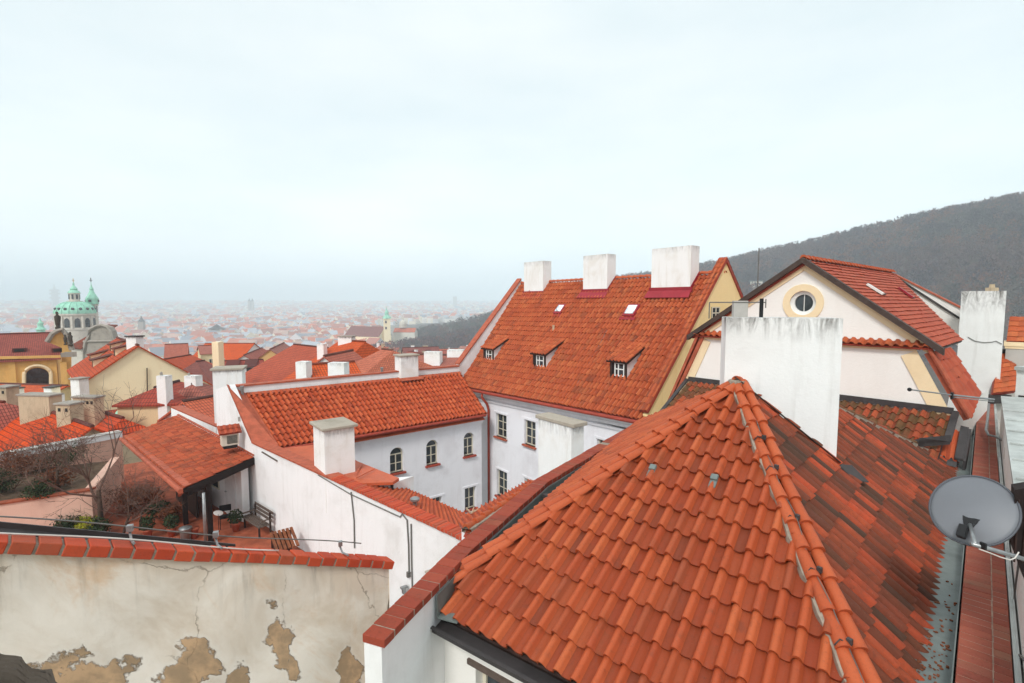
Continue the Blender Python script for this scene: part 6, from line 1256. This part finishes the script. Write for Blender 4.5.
# ================================================================== OLD TOWN HOUSES (each its own object)
OCC = []
for o in list(scn.objects):
    if o.parent is None and o.get('category') in ('house', 'church', 'hall', 'tower') and o.location.y > 30 and o.location.y < 700: OCC.append((o.location.x, o.location.y, 9 if o.location.y < 140 else 20))
OCC += [(cc[0]+18, YC+10, 30), (cc[0]-10, YC, 25)]
PROTO = []
RM = [rA, rB, rC, rD, rE, rA, rE, rA]; WM = ['w1', 'w2', 'w4', 'w3', 'w1', 'w5', 'w4', 'w4']
RN = ['orange', 'russet', 'bright red', 'maroon', 'faded pink']; WN = {'w1': 'grey-white', 'w2': 'straw coloured', 'w3': 'tan', 'w4': 'white', 'w5': 'amber'}
def gen_house(i, far):
    w = random.uniform(5, 7.5); L = random.uniform(11, 24); rise = w*random.uniform(.6, .85); hh = random.uniform(9, 12); hip = random.choice([0, 0, 0, 2.5])
    ch = [(random.uniform(.15, .4), random.uniform(-1.5, 1.5), 1.1, .7, 1.2, M['white']), (random.uniform(.55, .9), random.uniform(-1.5, 1.5), 1.6, .7, 1.0, M['beige'])]
    wi = [] if far else [('f', L*(k+.5)/5, 1.4, 1.1, 1.7) for k in range(5)]+[('g', -w*.4, 1.4, 1, 1.6), ('g', w*.4, 1.4, 1, 1.6)]
    o = house('town_house', '', (-L/2, 0, hh+rise), (L/2, 0, hh+rise), w, w, rise, hh+8, RM[i % 8], M[WM[i % 8]], chim=ch, wins=wi, hip=hip, over=.3, dorm=() if i % 3 else ((.3, .5, 1.3, .9), (.7, .5, 1.3, .9)))
    PROTO.append((o, RN[[0, 1, 2, 3, 4, 0, 4, 0][i % 8]], WN[WM[i % 8]], math.hypot(L/2, w))); return o
for i in range(16): gen_house(i, i >= 8)
def copy_tree(o, parent=None):
    c = o.copy(); COL.objects.link(c)
    if parent is not None: c.parent = parent
    for ch in o.children: copy_tree(ch, c)
    return c
used = set(); placed = 0; tries = 0; bands = [(82, 140, 32), (140, 230, 66), (230, 380, 76), (380, 620, 80)]
seen_lab = {}
for (ra_, rb_, cnt) in bands:
    k = 0; tries = 0
    while k < cnt and tries < 4000:
        tries += 1; r = math.sqrt(random.uniform(ra_**2, rb_**2)); thd = random.uniform(-46, -2.5) if r < 380 else random.uniform(-46, -13); t_ = math.radians(thd); x, y = r*math.sin(t_), r*math.cos(t_)
        pi_ = random.randrange(8) if r < 230 else 8+random.randrange(8); o, rn_, wn__, rad = PROTO[pi_]
        if any((x-a)**2+(y-c)**2 < (rad*.66+q)**2 for a, c, q in OCC): continue
        if r < 300 and abs(thd-math.degrees(math.atan2(cc[0], YC))) < 5 and r > 100: continue
        OCC.append((x, y, rad*.66)); nw = o if pi_ not in used else copy_tree(o); used.add(pi_); k += 1
        z = float(terr(x, y)); sp_ = random.uniform(-2.0, 1.2); nw.location = (x, y, z-8+sp_); ang = random.choice([-40, 50, -40, 50, -10, 20])+random.gauss(0, 10); nw.rotation_euler = (0, 0, math.radians(ang)); s_ = random.uniform(.85, 1.12); nw.scale = (s_, s_, random.uniform(.9, 1.08))
        dist = ['in the nearest old town row', 'in the middle rows of the old town', 'in the far rows of the old town', 'in the hazy old town towards the river'][bands.index((ra_, rb_, cnt))]
        nw['label'] = f'{wn__} house under a {rn_} roof {dist}'; nw['category'] = 'house'; nw['group'] = f'{rn_} roofed houses {dist}'
for i, (o, _, _, _) in enumerate(PROTO):
    if i not in used:
        for c in [o]+list(o.children_recursive): bpy.data.objects.remove(c)
# ================================================================== FAR CITY, one hazy mass
def far_city():
    N = 9000; V = []; Fq = []; Ft = []; C = []
    r = np.exp(RNG.uniform(math.log(600), math.log(6800), N)); th = np.radians(RNG.uniform(-50, 7, N)); x, y = r*np.sin(th), r*np.cos(th); z = terr(x, y)
    keep = ~((np.degrees(th) > -15) & (r < 1500)); x, y, z, r = x[keep], y[keep], z[keep], r[keep]; n = len(x)
    sc_ = 1+np.clip((r-600)/3500, 0, 1.2); w = RNG.uniform(5, 10, n)*sc_; L = RNG.uniform(9, 26, n)*sc_; h = RNG.uniform(8, 17, n)*(1+.3*(sc_-1)); rise = w*RNG.uniform(.5, .9, n)*np.where(RNG.random(n) < .2, .02, 1); a = RNG.choice([-.7, .87, .1], n)+RNG.normal(0, .2, n)
    ca, sa = np.cos(a), np.sin(a)
    def P(s, o, zz_): return np.stack([x+ca*s-sa*o, y+sa*s+ca*o, z+zz_], 1)
    zs_ = -6*np.ones(n); vs = [P(-L/2, -w, zs_), P(L/2, -w, zs_), P(L/2, w, zs_), P(-L/2, w, zs_), P(-L/2, -w, h), P(L/2, -w, h), P(L/2, w, h), P(-L/2, w, h), P(-L/2, 0*w, h+rise), P(L/2, 0*w, h+rise)]
    V = np.stack(vs, 1).reshape(-1, 3); b = np.arange(n)[:, None]*10
    faces = []; cols = []
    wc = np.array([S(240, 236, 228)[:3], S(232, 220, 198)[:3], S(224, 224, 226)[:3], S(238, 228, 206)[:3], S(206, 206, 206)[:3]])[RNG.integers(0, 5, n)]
    rc = np.array([S(196, 122, 100)[:3], S(176, 116, 102)[:3], S(160, 116, 106)[:3], S(142, 148, 158)[:3], S(190, 160, 148)[:3], S(176, 182, 190)[:3]])[RNG.integers(0, 6, n)]  # pale walls and greyed roofs: some distance haze painted into the tints
    for q, isr in (((0, 1, 5, 4), 0), ((1, 2, 6, 5), 0), ((2, 3, 7, 6), 0), ((3, 0, 4, 7), 0), ((4, 5, 9, 8), 1), ((6, 7, 8, 9), 1), ((5, 6, 9), 0), ((7, 4, 8), 0)):
        faces += (b+np.array(q)).tolist(); cols.append(rc if isr else wc)
    me = bpy.data.meshes.new('far_city'); me.from_pydata(V.tolist(), [], faces); at = me.attributes.new('tint', 'FLOAT_COLOR', 'FACE'); c = np.concatenate(cols); c = np.concatenate([c, np.ones((len(c), 1))], 1); at.data.foreach_set('color', c.astype(np.float32).ravel())
    return tag(finish('far_city', me, m_attr('hazed_far_city_paint')), 'hazy distant city of pale walls and reddish roofs spreading to the horizon', 'city', kind='stuff')
far_city()
# ================================================================== WINTER WOODS
def woods(name, label, P, hts, cols, per=44, tw=.32, trunk=True):
    """bare trees as fans of thin twigs over a trunk"""
    n = len(P); rep = per; c = np.repeat(P, rep, 0); h = np.repeat(hts, rep); t = RNG.random(n*rep); ang = RNG.uniform(0, 2*math.pi, n*rep)
    rad = h*.30*np.sqrt(RNG.random(n*rep))*np.sin(np.pi*np.clip(.15+.85*t, 0, 1))**.6; zz_ = h*(.28+.68*t)
    base = c+np.stack([rad*np.cos(ang), rad*np.sin(ang), zz_], 1); L = h*RNG.uniform(.08, .2, n*rep); d = np.stack([np.cos(ang)*.8, np.sin(ang)*.8, RNG.uniform(.3, 1.4, n*rep)], 1)+RNG.normal(0, .35, (n*rep, 3)); d /= np.linalg.norm(d, axis=1)[:, None]
    s = np.cross(d, RNG.normal(0, 1, (n*rep, 3))); s /= np.linalg.norm(s, axis=1)[:, None]; s *= (h*tw*.12)[:, None]
    V = np.stack([base-s, base+s, base+d*L[:, None]], 1).reshape(-1, 3); F_ = np.arange(n*rep*3).reshape(-1, 3).tolist(); cols = cols*np.array([.50, .52, .62]); C = np.repeat(cols, rep, 0)*RNG.uniform(.7, 1.3, (n*rep, 1))  # tints darkened and pushed to blue, haze painted into the twigs
    if trunk:
        s2 = np.stack([hts*.018, 0*hts, 0*hts], 1); u = np.stack([RNG.normal(0, .04, n)*hts, RNG.normal(0, .04, n)*hts, hts*.8], 1); b0 = len(V); V = np.concatenate([V, np.stack([P-s2-UP*2, P+s2-UP*2, P+u], 1).reshape(-1, 3)]); F_ += (b0+np.arange(n*3).reshape(-1, 3)).tolist(); C = np.concatenate([C, cols*.75])
    me = bpy.data.meshes.new(name); me.from_pydata(V.tolist(), [], F_); at = me.attributes.new('tint', 'FLOAT_COLOR', 'FACE'); at.data.foreach_set('color', np.concatenate([C, np.ones((len(C), 1))], 1).astype(np.float32).ravel())
    return tag(finish(name, me, WOODM), label, 'wood', kind='stuff')
WOODM = m_attr('hazed_winter_bark')
def scatter(n, r0, r1, t0, t1, pw=.5):
    r = r0+(r1-r0)*RNG.random(n)**pw; t = np.radians(RNG.uniform(t0, t1, n)); x, y = r*np.sin(t), r*np.cos(t); return np.stack([x, y, terr(x, y)], 1)
pal = np.array([S(122, 94, 92)[:3], S(134, 100, 90)[:3], S(98, 84, 92)[:3], S(156, 104, 82)[:3], S(104, 100, 92)[:3], S(86, 72, 80)[:3]])
Pw = scatter(7000, 330, 960, 10, 54, .6); cl = (np.sin(Pw[:, 0]*.03)+np.cos(Pw[:, 1]*.027+Pw[:, 0]*.011)+RNG.normal(0, .5, len(Pw)))
cw__ = pal[np.clip(((cl+2.2)/4.4*6).astype(int), 0, 5)]
woods('hill_wood', 'bare brown winter wood covering the hill on the right', Pw, RNG.uniform(8, 18, len(Pw)), cw__, 84, .22)
Pw = scatter(1300, 420, 900, -12, 10, .6); pg = np.concatenate([pal, np.array([S(70, 82, 62)[:3], S(84, 92, 66)[:3], S(64, 76, 66)[:3]])]); woods('park_wood', 'bare dusky and dark green trees on the slope left of the steep red roof', Pw, RNG.uniform(9, 16, len(Pw)), pg[RNG.integers(0, 9, len(Pw))], 80, .24)
Pw = scatter(260, 520, 640, -16, -5, .5); woods('park_wood', 'dark purple brown trees around the cream church tower', Pw, RNG.uniform(10, 17, len(Pw)), pal[RNG.integers(0, 6, len(Pw))]*np.array([1.0, .8, .85]), 46, .36)
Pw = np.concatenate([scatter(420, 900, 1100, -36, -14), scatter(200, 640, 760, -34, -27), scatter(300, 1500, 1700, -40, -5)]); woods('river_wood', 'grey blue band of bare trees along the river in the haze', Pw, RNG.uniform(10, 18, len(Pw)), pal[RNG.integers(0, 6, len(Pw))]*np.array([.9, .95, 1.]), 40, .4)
g_ = []
bm = nb(); n_ = 18; rows = []
for i in range(n_+1):
    row = []
    for j in range(8):
        th_ = -3.5+7*i/n_; r_ = 560+j*26; x, y = r_*math.sin(math.radians(th_)), r_*math.cos(math.radians(th_)); row.append(bm.verts.new((x, y, float(terr(x, y))+.6+.3*math.sin(i*2+j))))
    rows.append(row)
for i in range(n_):
    for j in range(7): bm.faces.new((rows[i][j], rows[i+1][j], rows[i+1][j+1], rows[i][j+1]))
tag(obj('meadow', bm, m_flat('meadow_grass', S(122, 140, 84), .95, .25, .05, 0, 0)), kind='structure')
LK = atY(792, 305, 420); 
t = thing('villa', 'small pale villa half hidden in the wooded hillside', 'house', atY(755, 290, 560)); vq = atY(756, 286, 560); bm = nb(); cbox(bm, vq-UP*10, 12, 9, 15, -20); obj('wall', bm, M['w1'], t); bm = nb(); cbox(bm, vq+UP*5.01, 13.4, 10.4, 1.0, -20); obj('roof', bm, M['sheet_grey'], t)
for q in (-3, 1.5): 
    bm = nb(); cbox(bm, vq+A3(q, -5.2, 1), 1.6, .6, 2, -20); obj('window', bm, M['glass'], t)
# ================================================================== HAZE, SKY, SUN, CAMERA
bm = nb(); obox(bm, A3(-8200, -300, -80), A3(16400, 0, 0), A3(0, 9000, 0), UP*(80+185)); b = NB('pale_air'); nt = b.t; vol = b.n('ShaderNodeVolumePrincipled'); vol.inputs['Color'].default_value = (.83, .935, 1.0, 1); vol.inputs['Density'].default_value = .00043; vol.inputs['Anisotropy'].default_value = -.4
for l in list(nt.links):
    if l.to_node.type == 'OUTPUT_MATERIAL': nt.links.remove(l)
out = [n for n in nt.nodes if n.type == 'OUTPUT_MATERIAL'][0]; nt.links.new(vol.outputs[0], out.inputs['Volume']); nt.nodes.remove(b.b)
tag(obj('haze', bm, b.m), kind='stuff')
SUN_EL, SUN_AZ = 44., 204.     # azimuth clockwise from the view direction: behind and to the left
W = bpy.data.worlds.new('World'); scn.world = W; W.use_nodes = True; nt = W.node_tree; bg = nt.nodes['Background']
sky = nt.nodes.new('ShaderNodeTexSky'); sky.sky_type = 'NISHITA'; sky.sun_disc = False; sky.sun_elevation = math.radians(SUN_EL); sky.sun_rotation = math.radians(SUN_AZ); sky.dust_density = 3.; sky.air_density = 1.; sky.ozone_density = 1.
tcd = nt.nodes.new('ShaderNodeTexCoord'); mp = nt.nodes.new('ShaderNodeMapping'); mp.inputs['Scale'].default_value = (1.2, 1.2, 4.); nt.links.new(tcd.outputs['Generated'], mp.inputs[0])
no = nt.nodes.new('ShaderNodeTexNoise'); no.inputs['Scale'].default_value = 1.6; no.inputs['Detail'].default_value = 7; no.inputs['Roughness'].default_value = .55; nt.links.new(mp.outputs[0], no.inputs['Vector'])
cr = nt.nodes.new('ShaderNodeValToRGB'); cr.color_ramp.elements[0].position = .3; cr.color_ramp.elements[0].color = (.74, .85, .885, 1); cr.color_ramp.elements[1].position = .72; cr.color_ramp.elements[1].color = (.90, .965, .975, 1); nt.links.new(no.outputs['Fac'], cr.inputs[0])
ml = nt.nodes.new('ShaderNodeVectorMath'); ml.operation = 'SCALE'; ml.inputs['Scale'].default_value = 7.7; sx = nt.nodes.new('ShaderNodeSeparateXYZ'); nt.links.new(tcd.outputs['Generated'], sx.inputs[0]); gr_ = nt.nodes.new('ShaderNodeMapRange'); gr_.interpolation_type = 'SMOOTHSTEP'; gr_.inputs['From Min'].default_value = -.02; gr_.inputs['From Max'].default_value = .45; gr_.inputs['To Min'].default_value = 9.5; gr_.inputs['To Max'].default_value = 7.8; nt.links.new(sx.outputs[2], gr_.inputs[0]); nt.links.new(gr_.outputs[0], ml.inputs['Scale']); nt.links.new(cr.outputs[0], ml.inputs[0])
mx = nt.nodes.new('ShaderNodeMix'); mx.data_type = 'RGBA'; mx.inputs[0].default_value = .94; nt.links.new(sky.outputs[0], mx.inputs[6]); nt.links.new(ml.outputs[0], mx.inputs[7]); nt.links.new(mx.outputs[2], bg.inputs['Color']); bg.inputs['Strength'].default_value = .1
sl_ = bpy.data.lights.new('overcast_sun', 'SUN'); sl_.energy = 1.5; sl_.angle = math.radians(12); sl_.color = (1., .97, .93); so = bpy.data.objects.new('overcast_sun', sl_); COL.objects.link(so)
az, el_ = math.radians(SUN_AZ), math.radians(SUN_EL); sd_ = Vector((math.sin(az)*math.cos(el_), math.cos(az)*math.cos(el_), math.sin(el_))); so.rotation_euler = (-sd_).to_track_quat('-Z', 'Y').to_euler()
cam = bpy.data.cameras.new('camera'); cam.sensor_width = 36; cam.lens = FPX*36/1024; cam.clip_start = .05; cam.clip_end = 20000; co = bpy.data.objects.new('camera', cam); COL.objects.link(co); co.rotation_euler = (math.pi/2-PIT, 0, 0); scn.camera = co
scn.view_settings.view_transform = 'Standard'; scn.view_settings.look = 'None'; scn.view_settings.exposure = 0.58; scn.view_settings.gamma = 1
scn.cycles.use_denoising = True; scn.cycles.max_bounces = 10; scn.cycles.diffuse_bounces = 3; scn.cycles.volume_bounces = 6; scn.cycles.use_adaptive_sampling = True; scn.cycles.adaptive_threshold = .02
bpy.context.view_layer.update()
